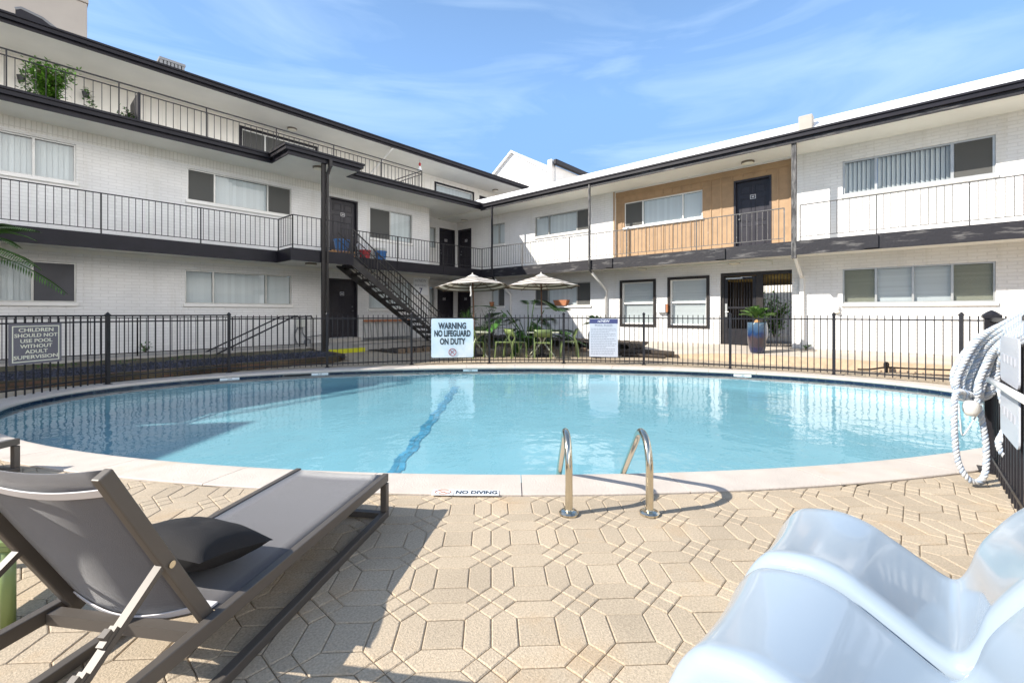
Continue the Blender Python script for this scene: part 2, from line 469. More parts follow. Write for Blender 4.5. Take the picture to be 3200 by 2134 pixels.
def struct(o):
    o['kind'] = 'structure'; return o
def stuff(o):
    o['kind'] = 'stuff'; return o
def copy_tree(o, parent=None):
    c = o.copy(); COL.objects.link(c)
    if parent is not None: c.parent = parent
    for k in list(o.children): copy_tree(k, c)
    return c
def text(name, body, size, m, parent, loc, rot, align='CENTER', ext=.0015, off=0, sx=1, world=False, spacing=1, fit=0):
    cu = bpy.data.curves.new(name, 'FONT'); cu.body = body; cu.size = size; cu.extrude = ext; cu.offset = off
    cu.align_x = align; cu.align_y = 'CENTER'; cu.space_character = spacing; cu.resolution_u = 3
    cu.materials.append(MATS[m])
    tmp = bpy.data.objects.new('tmp', cu); COL.objects.link(tmp)
    bpy.context.view_layer.update()
    me = bpy.data.meshes.new_from_object(tmp.evaluated_get(bpy.context.evaluated_depsgraph_get()))
    bpy.data.objects.remove(tmp); bpy.data.curves.remove(cu); me.name = name
    if fit:
        w_ = max(v.co.x for v in me.vertices) - min(v.co.x for v in me.vertices); sx = fit / w_
    o = bpy.data.objects.new(name, me); COL.objects.link(o)
    o.parent = parent; o.location = loc; o.rotation_euler = rot; o.scale = (sx, 1, 1)
    if world and parent.type == 'EMPTY':
        o.matrix_parent_inverse = parent.matrix_basis.inverted()
    return o
def smooth_path(pts, n=8):
    P = [Vector(p) for p in pts]; out = []
    for i in range(len(P) - 1):
        p0 = P[max(i - 1, 0)]; p1 = P[i]; p2 = P[i + 1]; p3 = P[min(i + 2, len(P) - 1)]
        for k in range(n):
            t = k / n
            out.append(.5 * ((2 * p1) + (p2 - p0) * t + (2 * p0 - 5 * p1 + 4 * p2 - p3) * t * t + (3 * p1 - p0 - 3 * p2 + p3) * t ** 3))
    out.append(P[-1]); return out

# ------------------------------------------------------------------ pool
PC, PA, PB = (.07, 7.0), 7.28, 3.51
def ell(th, da=0., z=None):
    return cf(PC[0] + (PA + da) * math.cos(th), PC[1] + (PB + da) * math.sin(th), z)
NE = 128
def ring(levels, closed=True):
    mb = MB(); vs = []; fs = []
    for da, z in levels:
        vs += [ell(2 * PI * i / NE, da, z) for i in range(NE)]
    for k in range(len(levels) - 1):
        for i in range(NE):
            fs.append((k * NE + i, k * NE + (i + 1) % NE, (k + 1) * NE + (i + 1) % NE, (k + 1) * NE + i))
    return mb.add(vs, fs)
WZ = -.078
# coping stones: a ring of cast segments with thin joints
mb = MB(); ths = [0.]
NS = 40
for k in range(NS):
    a0 = 2 * PI * k / NS + .0005; a1 = 2 * PI * (k + 1) / NS - .0005; M = 6
    prof = [(.38, -.03), (.38, .006), (.374, .012), (.03, .012), (-.012, .006), (-.03, -.012), (-.03, -.034), (-.012, -.05), (0, -.052)]
    vs = []; fs = []
    for i in range(M + 1):
        th = a0 + (a1 - a0) * i / M
        vs += [ell(th, d, z) for d, z in prof]
    n = len(prof)
    for i in range(M):
        for j in range(n - 1):
            fs.append((i * n + j, i * n + j + 1, (i + 1) * n + j + 1, (i + 1) * n + j))
    fs.append(tuple(range(n))); fs.append(tuple(M * n + j for j in range(n))[::-1])
    mb.add(vs, fs)
struct(mb.build('pool_coping', 'coping', smooth=False))
struct(ring([(0, -.052), (0, -.16)]).build('pool_tile_band', 'pool tile', smooth=True))
def floor_z(F):
    return -.56 + .20 * max(0, min(1, (F - 3.8) / 6.2))
mb = MB(); vs = []; fs = []; RS = [1, .985, .96, .9, .8, .65, .5, .35, .2, .08]
for k, q in enumerate([None] + RS):
    for i in range(NE):
        th = 2 * PI * i / NE; q_ = 1 if q is None else q
        R = PC[0] + PA * q_ * math.cos(th); F = PC[1] + PB * q_ * math.sin(th)
        fz = floor_z(F)
        z = -.16 if q is None else (fz + .06 if k == 1 else fz + (.012 if k == 2 else 0))
        vs.append(cf(R, F, z))
for k in range(len(RS)):
    for i in range(NE):
        fs.append((k * NE + i, k * NE + (i + 1) % NE, (k + 1) * NE + (i + 1) % NE, (k + 1) * NE + i))
fs.append(tuple(len(RS) * NE + i for i in range(NE)))
struct(mb.add(vs, fs).build('pool_basin', 'pool plaster', smooth=True))
mb = MB()                                       # blue tile line across the pool floor
F = 4.05
while F < 9.9:
    for q in range(2):
        R = -1.36 + .022 * (F - 4) + (q - .5) * .078 + .022 * math.sin(F * 9) + random.uniform(-.012, .012)
        if F > PC[1] - PB * math.sqrt(1 - ((R - PC[0]) / PA) ** 2) + .25 and F < PC[1] + PB * .97 - .2:
            a = [cf(R - .036, F, floor_z(F) + .006), cf(R + .036, F, floor_z(F) + .006), cf(R + .036, F + .073, floor_z(F + .073) + .006), cf(R - .036, F + .073, floor_z(F + .073) + .006)]
            mb.add(a, [(0, 1, 2, 3)])
    F += .078
struct(mb.build('pool_floor_line', 'floor tile'))
mb = MB(); mb.add([ell(2 * PI * i / NE, .002, WZ) for i in range(NE)], [tuple(range(NE))])
struct(mb.build('pool_water', 'water'))
# depth markers and the skimmer mouth on the tile band
def band_pos(u, v):
    x, y = on_z(u, v, -.08)
    R = x * SF - y * CF; Fq = x * CF + y * SF
    th = math.atan2((Fq - PC[1]) / PB, (R - PC[0]) / PA)
    return th
for k, (u, v, lab) in enumerate(((690, 1183, 'white 3 FT depth tile before the brick edging, leftmost on the pool wall'),
                                 (973, 1166, 'white 3 FT depth tile next to the dark skimmer mouth on the pool wall'),
                                 (1466, 1155, 'white 3 FT depth tile on the pool wall below the blue warning sign'),
                                 (2340, 1172, 'white 3 FT depth tile on the sunlit far pool wall below the blue glazed pot'))):
    th = band_pos(u, v); p = ell(th, -.008, -.076); q = ell(th + .01, -.008, -.076)
    ang = math.atan2(q.y - p.y, q.x - p.x) + PI
    t = thing('depth_marker', lab, 'depth marker', p, ang, 'depth tiles on the pool wall')
    MB().box(-.17, .17, -.006, .006, -.024, .024).build('tile', 'sign white', t, world=False)
    text('lettering', '3 FT', .044, 'letter dark', t, (0, -.008, 0), (PI / 2, 0, 0))
th = band_pos(896, 1169); p = ell(th, -.006, -.078); q = ell(th + .01, -.006, -.078)
t = thing('skimmer', 'black skimmer mouth in the blue tile of the far pool wall', 'skimmer', p, math.atan2(q.y - p.y, q.x - p.x) + PI)
MB().box(-.27, .27, -.003, .003, -.026, .02).build('mouth', 'black iron', t, world=False)
mb = MB(); mb.box(-.28, .28, -.007, -.003, .02, .027); mb.box(-.28, .28, -.007, -.003, -.033, -.026); mb.box(-.28, -.27, -.007, -.003, -.026, .02); mb.box(.27, .28, -.007, -.003, -.026, .02)
mb.build('frame', 'grey metal', t, world=False)

# ------------------------------------------------------------------ ground and pavers
mb = MB(); vs = []; fs = []
radii = [None, 3, 8, 25, 220]
for q in radii:
    for i in range(NE):
        th = 2 * PI * i / NE
        if q is None: vs.append(ell(th, .36, -.0085))
        else: vs.append(ell(th, q, -.0085))
for k in range(len(radii) - 1):
    for i in range(NE):
        fs.append((k * NE + i, k * NE + (i + 1) % NE, (k + 1) * NE + (i + 1) % NE, (k + 1) * NE + i))
struct(mb.add(vs, fs).build('ground', 'joint sand'))
P_, S_ = .376, .21
M_ = (S_ + .5) / 2
def cell_polys():
    s, m = S_, M_
    out = [[(-s, -s), (s, -s), (s, s), (-s, s)]]
    out.append([(s, -s), (m, -m), (.5, -s), (.5, s), (m, m), (s, s)])
    out.append([(.5, -s), (1 - m, -m), (1 - s, -s), (1 - s, s), (1 - m, m), (.5, s)])
    out.append([(y, x) for x, y in out[1]][::-1]); out.append([(y, x) for x, y in out[2]][::-1])
    c = (.5, .5)
    out.append([(m, m), (.5, s), (1 - m, m), c]); out.append([(1 - m, m), (1 - s, .5), (1 - m, 1 - m), c])
    out.append([(1 - m, 1 - m), (.5, 1 - s), (m, 1 - m), c]); out.append([(m, 1 - m), (s, .5), (m, m), c])
    return out
CP = cell_polys()
def inset(poly, d):
    n = len(poly); c = Vector((sum(p[0] for p in poly) / n, sum(p[1] for p in poly) / n)); out = []
    for i in range(n):
        p = Vector(poly[i]); a = (p - Vector(poly[i - 1])); b = (Vector(poly[(i + 1) % n]) - p)
        if a.length < 1e-5 or b.length < 1e-5:
            out.append(p + (c - p).normalized() * d); continue
        a.normalize(); b.normalize()
        na = Vector((-a.y, a.x)); nb = Vector((-b.y, b.x)); k = 1 + na.dot(nb)
        out.append(p + (na + nb) / max(k, .35) * d)
    return out
mb = MB(); ca, sa = math.cos(math.radians(2.6)), math.sin(math.radians(2.6))
AR, AF = .0873, 2.17
for i in range(-30, 31):
    for j in range(-6, 36):
        for pl in CP:
            q = []
            for x, y in pl:
                X = (i + x) * P_; Y = (j + y) * P_
                q.append((AR + X * ca - Y * sa, AF + X * sa + Y * ca))
            cR = sum(p[0] for p in q) / len(q); cF = sum(p[1] for p in q) / len(q)
            wx, wy = cf(cR, cF)
            if cF < .25 or wy > 13.4 or wx > 12.55 or (wy > 10.95 and wx < 6.0) or abs(cR) > 1.35 * cF + .6:
                continue
            if 3.2 < cF < 10.4 and abs(cR) < 5: 
                if ((cR - PC[0]) / (PA + .1)) ** 2 + ((cF - PC[1]) / (PB + .1)) ** 2 < 1: continue
            A, B = PA + .385, PB + .385; bad = False; q2 = []
            ins = 0
            for R, Fq in q:
                k = math.sqrt(((R - PC[0]) / A) ** 2 + ((Fq - PC[1]) / B) ** 2)
                if k < 1:
                    ins += 1; R, Fq = PC[0] + (R - PC[0]) / k, PC[1] + (Fq - PC[1]) / k
                q2.append((R, Fq))
            if ins == len(q): continue
            near = cF < 6
            n = len(q2); dz = random.uniform(-.0012, .0012)
            if near:
                o1 = inset(q2, .0018); o2 = inset(q2, .0066)
                vs = [cf(p.x, p.y, -.014) for p in o1] + [cf(p.x, p.y, -.0032 + dz) for p in o1] + [cf(p.x, p.y, dz) for p in o2]
                fs = [tuple(range(2 * n, 3 * n))] + [(a * n + k, a * n + (k + 1) % n, (a + 1) * n + (k + 1) % n, (a + 1) * n + k) for a in (0, 1) for k in range(n)]
            else:
                o1 = inset(q2, .004)
                vs = [cf(p.x, p.y, -.009) for p in o1] + [cf(p.x, p.y, dz) for p in o1]
                fs = [tuple(range(n, 2 * n))] + [(k, (k + 1) % n, n + (k + 1) % n, n + k) for k in range(n)]
            mb.add(vs, fs)
struct(mb.build('paver_deck', 'paver'))
# NO DIVING tiles on the coping
x, y = on_z(1455, 1539, .013)
t = thing('coping_sign', 'white NO DIVING tiles with red symbol set in the near pool coping', 'warning tile', (x, y, .0125), rz(-1.2))
mb = MB(); mb.box(-.235, -.085, -.046, .046, 0, .003); mb.box(-.080, .235, -.046, .046, 0, .003)
mb.build('tile', 'sign white', t, world=False)
text('lettering', 'NO DIVING', .078, 'letter dark', t, (.077, -.003, .0045), (0, 0, 0), sx=.82, off=.0008, fit=.29)
mb = MB()
mb.tube([(-.16 + .055 * math.cos(a * PI / 12), .036 * math.sin(a * PI / 12), .004) for a in range(25)], .0035, 5)
mb.bar((-.195, .024, .004), (-.125, -.024, .004), .006, .003); mb.bar((-.185, -.018, .004), (-.14, .01, .004), .005, .003)
mb.build('symbol', 'letter rust', t, world=False)

# ------------------------------------------------------------------ walls, windows, doors
def P3(ax, c, a, d, z):
    return (a, c + d, z) if ax == 'x' else (c + d, a, z)
def abox(mb, ax, c, a0, a1, d0, d1, z0, z1):
    if ax == 'x': mb.box(a0, a1, c + d0, c + d1, z0, z1)
    else: mb.box(c + d0, c + d1, a0, a1, z0, z1)
def wall(name, ax, c, a0, a1, z0, z1, holes, m, parent, thick=.16):
    A = sorted({a0, a1, *[h for q in holes for h in q[:2]]}); Z = sorted({z0, z1, *[h for q in holes for h in q[2:4]]})
    A = [q for q in A if a0 <= q <= a1]; Z = [q for q in Z if z0 <= q <= z1]
    mb = MB(); inside = lambda a, z: any(h[0] < a < h[1] and h[2] < z < h[3] for h in holes)
    flip = ax == 'y'
    def quad(p):
        mb.add(p, [(0, 1, 2, 3)] if not flip else [(3, 2, 1, 0)])
    for i in range(len(A) - 1):
        for j in range(len(Z) - 1):
            if not inside((A[i] + A[i + 1]) / 2, (Z[j] + Z[j + 1]) / 2):
                quad([P3(ax, c, A[i], 0, Z[j]), P3(ax, c, A[i + 1], 0, Z[j]), P3(ax, c, A[i + 1], 0, Z[j + 1]), P3(ax, c, A[i], 0, Z[j + 1])])
    for h in holes:
        b0, b1, y0, y1 = h[:4]
        b0, b1, y0, y1 = max(b0, a0), min(b1, a1), max(y0, z0), min(y1, z1)
        for (p, q) in (((b0, y0), (b1, y0)), ((b1, y0), (b1, y1)), ((b1, y1), (b0, y1)), ((b0, y1), (b0, y0))):
            quad([P3(ax, c, p[0], 0, p[1]), P3(ax, c, q[0], 0, q[1]), P3(ax, c, q[0], thick, q[1]), P3(ax, c, p[0], thick, p[1])])
    return mb.build(name, m, parent)
def hole_px(ax, c, u0, u1, top, bot):
    f = on_y if ax == 'x' else on_x
    a0, a1 = f(u0, 900, c)[0], f(u1, 900, c)[0]
    return [min(a0, a1), max(a0, a1), f(bot[0], bot[1], c)[1], f(top[0], top[1], c)[1]]
def window(parent, ax, c, hole, mull=(), panes='', frame='aluminium', fw=.035, sill=True, dep=.07, px=True, trim=None, bd=.05, mid=None):
    """panes in photo order; mull = photo u of each mullion"""
    a0, a1, z0, z1 = hole; f = on_y if ax == 'x' else on_x
    ms = sorted(f(u, 900, c)[0] for u in mull) if px else sorted(mull)
    if ax == 'y': panes = panes[::-1]
    ed = [a0, *ms, a1]
    mb = MB()
    abox(mb, ax, c, a0, a1, dep - .03, dep + .03, z0, z0 + fw); abox(mb, ax, c, a0, a1, dep - .03, dep + .03, z1 - fw, z1)
    for k, a in enumerate(ed):
        if k == 0: abox(mb, ax, c, a, a + fw, dep - .03, dep + .03, z0 + fw, z1 - fw)
        elif k == len(ed) - 1: abox(mb, ax, c, a - fw, a, dep - .03, dep + .03, z0 + fw, z1 - fw)
        else: abox(mb, ax, c, a - fw * .6, a + fw * .6, dep - .026, dep + .026, z0 + fw, z1 - fw)
    if mid is not None:
        zz = z0 + (z1 - z0) * mid; abox(mb, ax, c, a0 + fw, a1 - fw, dep - .024, dep + .024, zz - .03, zz + .03)
    w = mb.build('window', frame, parent)
    g = MB(); bl = MB(); scs = []; bk = MB()
    for k in range(len(ed) - 1):
        b0, b1 = ed[k] + fw * .5, ed[k + 1] - fw * .5; kind = panes[k]
        g.add([P3(ax, c, b0, dep, z0 + fw), P3(ax, c, b1, dep, z0 + fw), P3(ax, c, b1, dep, z1 - fw), P3(ax, c, b0, dep, z1 - fw)], [(0, 1, 2, 3)])
        d = dep + bd
        if kind in 'vVwd':
            n = max(2, int((b1 - b0) / .088)); st = (b1 - b0) / n
            for i in range(n):
                aa = b0 + i * st; sk = .02 if kind in 'vd' else .045
                j = random.uniform(-.004, .004)
                top = z1 - .04
                bl.add([P3(ax, c, aa - .004, d + sk + j, z0 + .01), P3(ax, c, aa + st * (.98 if kind in 'vd' else .82), d + j, z0 + .01),
                        P3(ax, c, aa + st * (.98 if kind in 'vd' else .82), d + j, top), P3(ax, c, aa - .004, d + sk + j, top)], [(0, 1, 2, 3)])
        elif kind == 'h':
            n = int((z1 - z0) / .05)
            for i in range(n):
                zz = z0 + .02 + i * (z1 - z0 - .03) / n; st = (z1 - z0) / n
                bl.add([P3(ax, c, b0, d + .018, zz), P3(ax, c, b1, d + .018, zz), P3(ax, c, b1, d, zz + st * .96), P3(ax, c, b0, d, zz + st * .96)], [(0, 1, 2, 3)])
        elif kind == 'p':
            bl.add([P3(ax, c, b0, d, z0), P3(ax, c, b1, d, z0), P3(ax, c, b1, d, z1), P3(ax, c, b0, d, z1)], [(0, 1, 2, 3)])
        if kind in 'dDH':
            if kind == 'H':
                n = int((z1 - z0) / .05)
                for i in range(n):
                    zz = z0 + .02 + i * (z1 - z0 - .03) / n; st = (z1 - z0) / n
                    bl.add([P3(ax, c, b0, d + .018, zz), P3(ax, c, b1, d + .018, zz), P3(ax, c, b1, d, zz + st * .96), P3(ax, c, b0, d, zz + st * .96)], [(0, 1, 2, 3)])
            sc = MB(); abox(sc, ax, c, b0 + .012, b1 - .012, dep - .022, dep - .018, z0 + fw, z1 - fw); scs.append(sc)
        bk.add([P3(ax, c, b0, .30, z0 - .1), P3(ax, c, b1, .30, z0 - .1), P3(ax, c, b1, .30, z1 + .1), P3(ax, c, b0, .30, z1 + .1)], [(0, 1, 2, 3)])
    g.build('pane', 'window glass', w)
    if bl.f: bl.build('blind', 'blind', w)
    for sc in scs: sc.build('screen', 'screen' if 'D' in panes else ('dark mesh' if 'd' in panes else 'insect mesh'), w)
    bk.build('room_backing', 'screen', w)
    if sill:
        s_ = MB(); abox(s_, ax, c, a0 - .04, a1 + .04, -.055, .05, z0 - .085, z0 - .002)
        s_.build('sill', 'white paint', w, bevel=.012)
    if trim:
        s_ = MB(); tw = .09
        abox(s_, ax, c, a0 - tw, a1 + tw, -.035, .002, z1 + .001, z1 + tw); abox(s_, ax, c, a0 - tw, a1 + tw, -.035, .002, z0 - tw, z0 - .001)
        abox(s_, ax, c, a0 - tw, a0, -.034, .003, z0 - .001, z1 + .001); abox(s_, ax, c, a1, a1 + tw, -.034, .003, z0 - .001, z1 + .001)
        s_.build('casing', trim, w)
    return w
glass_mat('dark mesh', (.50, .50, .50), .02)
_t = MATS['dark mesh'].node_tree; _g = _t.nodes['Glossy BSDF']; _d = _t.nodes.new('ShaderNodeBsdfDiffuse'); _d.inputs[0].default_value = (.21, .21, .20, 1)
_x = _t.nodes['Mix Shader']; _t.links.new(_d.outputs[0], _x.inputs[2]); 
for _l in list(_x.inputs[0].links): _t.links.remove(_l)
_x.inputs[0].default_value = .45
glass_mat('insect mesh', (.84, .83, .78), .01)
MATS['insect mesh'].node_tree.nodes['Glossy BSDF'].inputs['Roughness'].default_value = .6
def door(parent, ax, c, hole, hinge=1, dep=.1, m='door paint', plate=True):
    a0, a1, z0, z1 = hole; fr = .055
    lf = MB(); abox(lf, ax, c, a0 + fr, a1 - fr, dep, dep + .04, z0 + .01, z1 - fr)
    w = a1 - a0 - 2 * fr; h = z1 - fr - z0
    for (za, zb) in ((.06, .36), (.42, .76), (.82, .94)):
        for (xa, xb) in ((.12, .45), (.55, .88)):
            A0, A1 = a0 + fr + w * xa, a0 + fr + w * xb; Z0, Z1 = z0 + h * za, z0 + h * zb
            for q in ((A0, A1, Z0, Z0 + .018), (A0, A1, Z1 - .018, Z1), (A0, A0 + .018, Z0 + .018, Z1 - .018), (A1 - .018, A1, Z0 + .018, Z1 - .018)):
                abox(lf, ax, c, q[0], q[1], dep - .012, dep + .001, q[2], q[3])
            abox(lf, ax, c, A0 + .04, A1 - .04, dep - .008, dep + .001, Z0 + .04, Z1 - .04)
    d = lf.build('door', m, parent, bevel=.004)
    f = MB()
    abox(f, ax, c, a0, a0 + fr, -.012, dep + .06, z0, z1); abox(f, ax, c, a1 - fr, a1, -.012, dep + .06, z0, z1); abox(f, ax, c, a0 + fr, a1 - fr, -.012, dep + .06, z1 - fr, z1)
    f.build('door_frame', m, d)
    hx = a0 + fr + w * (.9 if hinge > 0 else .1); hp = P3(ax, c, hx, dep - .05, z0 + .95)
    k = MB()
    k.tube([P3(ax, c, hx, dep, z0 + .95), P3(ax, c, hx, dep - .05, z0 + .95)], .018, 8)
    k.lathe([(.001, -.03), (.026, -.012), (.03, 0), (.026, .012), (.001, .03)], 10, hp)
    k.tube([P3(ax, c, hx, dep, z0 + 1.1), P3(ax, c, hx, dep - .02, z0 + 1.1)], .026, 10)
    k.build('handle', 'grey metal', d, smooth=True)
    if plate:
        p = MB(); cx = (a0 + a1) / 2; zc = z0 + h * .77
        for q in ((-.075, .075, .05, .062), (-.075, .075, -.062, -.05), (-.075, -.062, -.05, .05), (.062, .075, -.05, .05), (-.03, -.008, -.02, .02), (.004, .03, -.02, .02)):
            abox(p, ax, c, cx + q[0], cx + q[1], dep - .014, dep - .004, zc + q[2], zc + q[3])
        p.build('number_plate', 'plate white', d)
    return d
def railing(parent, pts, z, h=.9, m='black iron', sp=.125, post=1.9, dbl=False, name='railing', low=.1, ext=.25, pk=.013):
    mb = MB(); pts = [Vector((p[0], p[1], 0)) for p in pts]
    for a, b in zip(pts[:-1], pts[1:]):
        L = (b - a).length; d = (b - a) / L
        A = lambda s, zz: (a + d * s) + Vector((0, 0, zz))
        mb.bar(A(0, z + h), A(L, z + h), .04, .022)
        top = z + h
        if dbl:
            top = z + h - .13; mb.bar(A(0, top), A(L, top), .03, .018)
        mb.bar(A(0, z + low), A(L, z + low), .025, .016)
        n = max(1, int(L / sp))
        for i in range(n + 1):
            s = L * i / n
            mb.bar(A(s, z + low), A(s, top), pk, pk, (d.x, d.y, 0))
        np_ = max(1, round(L / post))
        for i in range(np_ + 1):
            s = L * i / np_
            mb.bar(A(s, z - ext), A(s, z + h), .026, .026, (d.x, d.y, 0))
    return mb.build(name, m, parent)

# ------------------------------------------------------------------ the three-storey building (shaded)
YL, YB, YF, YR, Y3, YRF = 14.95, 13.9, 12.9, 13.5, 18.1, 16.2
XL0, XL1, XR, XE, YC = -16., 11.67, 14.4, 13.3, 16.3
Z1, Z2, Z3, ZR = .28, 3.10, 5.82, 8.25
LB = thing('apartment_building', 'three-storey white brick apartment building with dark balconies, its long front in shade', 'apartment building', (0, 19, 0))
w1 = hole_px('x', YL, -240, 238, (238, 453), (238, 572)); w2 = hole_px('x', YL, 585, 911, (911, 590), (911, 675))
w3 = hole_px('x', YL, 1156, 1288, (1156, 646), (1156, 743)); d2 = hole_px('x', YL, 1029, 1118, (1029, 613), (1029, 800)); d2[2] = Z2 + .02
v1 = hole_px('x', YL, -240, 239, (239, 822), (239, 946)); v2 = hole_px('x', YL, 578, 911, (911, 862), (911, 953))
v3 = hole_px('x', YL, 1153, 1286, (1286, 884), (1286, 966)); d1 = hole_px('x', YL, 1026, 1117, (1026, 869), (1026, 1057))
wall('wall', 'x', YL, XL0, XL1, 0, 2.80, [v1, v2, v3, d1], 'painted brick x', LB)
wall('wall', 'x', YL, XL0, XL1, Z2 - .1, 5.40, [w1, w2, w3, d2], 'painted brick x', LB)
wall('brick_course', 'x', YL, XL0, XL1, 5.40, 5.66, [], 'soldier brick x', LB)
mb = MB(); mb.add([(XL1, YL, 0), (XL1, YC, 0), (XL1, YC, 5.66), (XL1, YL, 5.66)], [(0, 1, 2, 3)]); mb.build('wall', 'painted brick y', LB)
f = on_y
rw2 = hole_px('x', YC, 1344, 1362, (1362, 712), (1362, 776)); rd2 = hole_px('x', YC, 1373, 1421, (1373, 712), (1373, 800)); rd2[2] = Z2 + .02
rw1 = hole_px('x', YC, 1341, 1357, (1357, 897), (1357, 961)); rd1 = hole_px('x', YC, 1367, 1416, (1367, 897), (1367, 1000)); rd1[2] = .30
wall('wall', 'x', YC, XL1, XR, 0, 2.80, [rw1, rd1], 'painted brick x', LB)
wall('wall', 'x', YC, XL1, XR, Z2 - .1, 5.66, [rw2, rd2], 'painted brick x', LB)
window(LB, 'x', YL, w1, (105,), 'vv'); window(LB, 'x', YL, w2, (672, 838), 'dvd'); window(LB, 'x', YL, w3, (1221,), 'dv')
window(LB, 'x', YL, v1, (101,), 'vD'); window(LB, 'x', YL, v2, (668, 833), 'vvv'); window(LB, 'x', YL, v3, (1221,), 'vv')
window(LB, 'x', YC, rw2, (), 'v'); window(LB, 'x', YC, rw1, (), 'v')
door(LB, 'x', YL, d2); door(LB, 'x', YL, d1); door(LB, 'x', YC, rd2, -1); door(LB, 'x', YC, rd1, -1)
# second-floor walkway
E2 = [(XL0, YB), (5.25, YB), (5.25, YF), (7.05, YF), (7.05, YR), (XE, YR)]
mb = MB(); mb.prism(E2 + [(XE, YC - .002), (XL1 + .002, YC - .002), (XL1 + .002, YL - .002), (XL0, YL - .002)], 2.80, Z2 - .004)
mb.build('balcony_floor', 'soffit paint', LB)
mb = MB(); mb.strip([(x, y - .001) for x, y in E2], 2.75, Z2, .045); mb.build('balcony_fascia', 'dark trim', LB)
mb = MB(); mb.box(XL0, XL1, YL - .05, YL - .002, 2.70, 2.798); mb.build('soffit_trim', 'soffit paint', LB)
railing(LB, [(XL0, YB - .02), (5.27, YB - .02), (5.27, YF - .02), (7.0, YF - .02)], Z2, .93)
railing(LB, [(7.0, YR - .05), (XE - .02, YR - .05)], Z2, .86, post=2.1)
# third-floor terrace slab with gutter and the small canopy
E3 = [(XL0, YB), (5.1, YB), (5.1, 12.75), (7.2, 12.75), (7.2, YR), (XE, YR)]
mb = MB(); mb.prism(E3 + [(XE, Y3 + .1), (XL0, Y3 + .1)], 5.66, Z3); mb.build('terrace_floor', 'soffit paint', LB)
mb = MB(); mb.strip([(x, y - .002) for x, y in E3], 5.64, 5.80, .035); mb.build('terrace_fascia', 'dark trim', LB)
mb = MB(); e = [(x, y - .038) for x, y in E3]; e[1] = (5.1 - .038, YB - .038); e[2] = (5.1 - .038, 12.75 - .038); e[3] = (7.2 + .038, 12.75 - .038); e[4] = (7.2 + .038, YR - .038)
mb.strip(e, 5.755, 5.85, .075); mb.strip(e, 5.85, 5.90, .11)
mb.build('gutter', 'dark trim', LB)
railing(LB, [(XL0, 14.05), (10.6, 14.05), (10.6, Y3)], Z3, .95, dbl=True, post=1.75, ext=0, sp=.15)
# third floor: board and batten wall under a deep roof
t1 = hole_px('x', Y3, 756, 985, (756, 402), (756, 500)); t1[2] = Z3 + .95
t2 = hole_px('x', Y3, 1362, 1477, (1362, 574), (1362, 640)); t2[2] = Z3 + .9
t3 = hole_px('x', Y3, 1498, 1537, (1498, 611), (1498, 650)); t3[2] = Z3 + .05
wall('wall', 'x', Y3, XL0, 19.2, Z3, ZR, [t1, t2, t3], 'batten paint', LB)
mb = MB(); a = XL0
while a < 19.2:
    for h in ((Z3, ZR - .10),):
        cut = [h]
        for t_ in (t1, t2, t3):
            if t_[0] - .1 < a < t_[1] + .1: cut = [(t_[3] + .1, ZR - .10)] if t_ is t3 else [(Z3, t_[2] - .1), (t_[3] + .1, ZR - .10)]
        for z0, z1 in cut:
            if z1 > z0: mb.box(a - .025, a + .025, Y3 - .022, Y3 - .001, z0, z1)
    a += .42
mb.box(XL0, 19.2, Y3 - .03, Y3 - .001, ZR - .09, ZR - .002)
mb.build('batten', 'batten paint', LB)
window(LB, 'x', Y3, t1, (830, 905), 'ddd', 'vinyl frame', sill=False, trim='dark trim')
window(LB, 'x', Y3, t2, (), 'v', 'vinyl frame', sill=False, trim='dark trim')
door(LB, 'x', Y3, t3, plate=False)
mb = MB(); mb.box(19.2 - .002, 19.2, Y3, 26, Z3, ZR); mb.build('wall', 'batten paint', LB)
mb = MB(); mb.box(XL0, 19.6, YRF, 27, ZR, ZR + .05); mb.prism([(XL0, 12.0), (-12.1, 12.0), (-9.2, 13.75), (-7.8, 14.6), (-9.4, 15.9), (-9.4, YRF - .13), (XL0, YRF - .13)], ZR, ZR + .18)  # prism: unseen roof corner, added and shaped to cast the pool's pointed shadow
mb.build('soffit', 'soffit paint', LB)
mb = MB(); mb.strip([(XL0, YRF - .002), (19.6, YRF - .002), ], ZR - .02, ZR + .16, .04); mb.build('roof_fascia', 'dark trim', LB)
mb = MB(); mb.strip([(19.602, YRF - .04), (19.602, 27)], ZR - .02, ZR + .2, .04); mb.build('roof_fascia', 'soffit paint', LB)
mb = MB(); mb.strip([(XL0, YRF - .044), (19.6, YRF - .044)], ZR + .06, ZR + .16, .08); mb.strip([(XL0, YRF - .044), (19.6, YRF - .044)], ZR + .16, ZR + .21, .12); mb.build('gutter', 'dark trim', LB)
mb = MB(); mb.add([(XL0, YRF, ZR + .16), (19.6, YRF, ZR + .16), (19.6, 22, ZR + .62), (XL0, 22, ZR + .62)], [(0, 1, 2, 3)]); mb.add([(XL0, 22, ZR + .62), (19.6, 22, ZR + .62), (19.6, 27, ZR + .2), (XL0, 27, ZR + .2)], [(0, 1, 2, 3)])
mb.build('roof', 'white metal roof', LB)
mb = MB(); p0 = Vector((*on_y(1228, 455, YRF)[:1], YRF + .02, ZR - .03)); mb.tube([p0, p0 + Vector((0, .3, -.12)), (p0.x, Y3 - .12, ZR - .75), (p0.x, Y3 - .08, ZR - .95), (p0.x, Y3 - .08, Z3 + .05)], .04, 8); mb.build('downspout', 'white paint', LB, smooth=True)
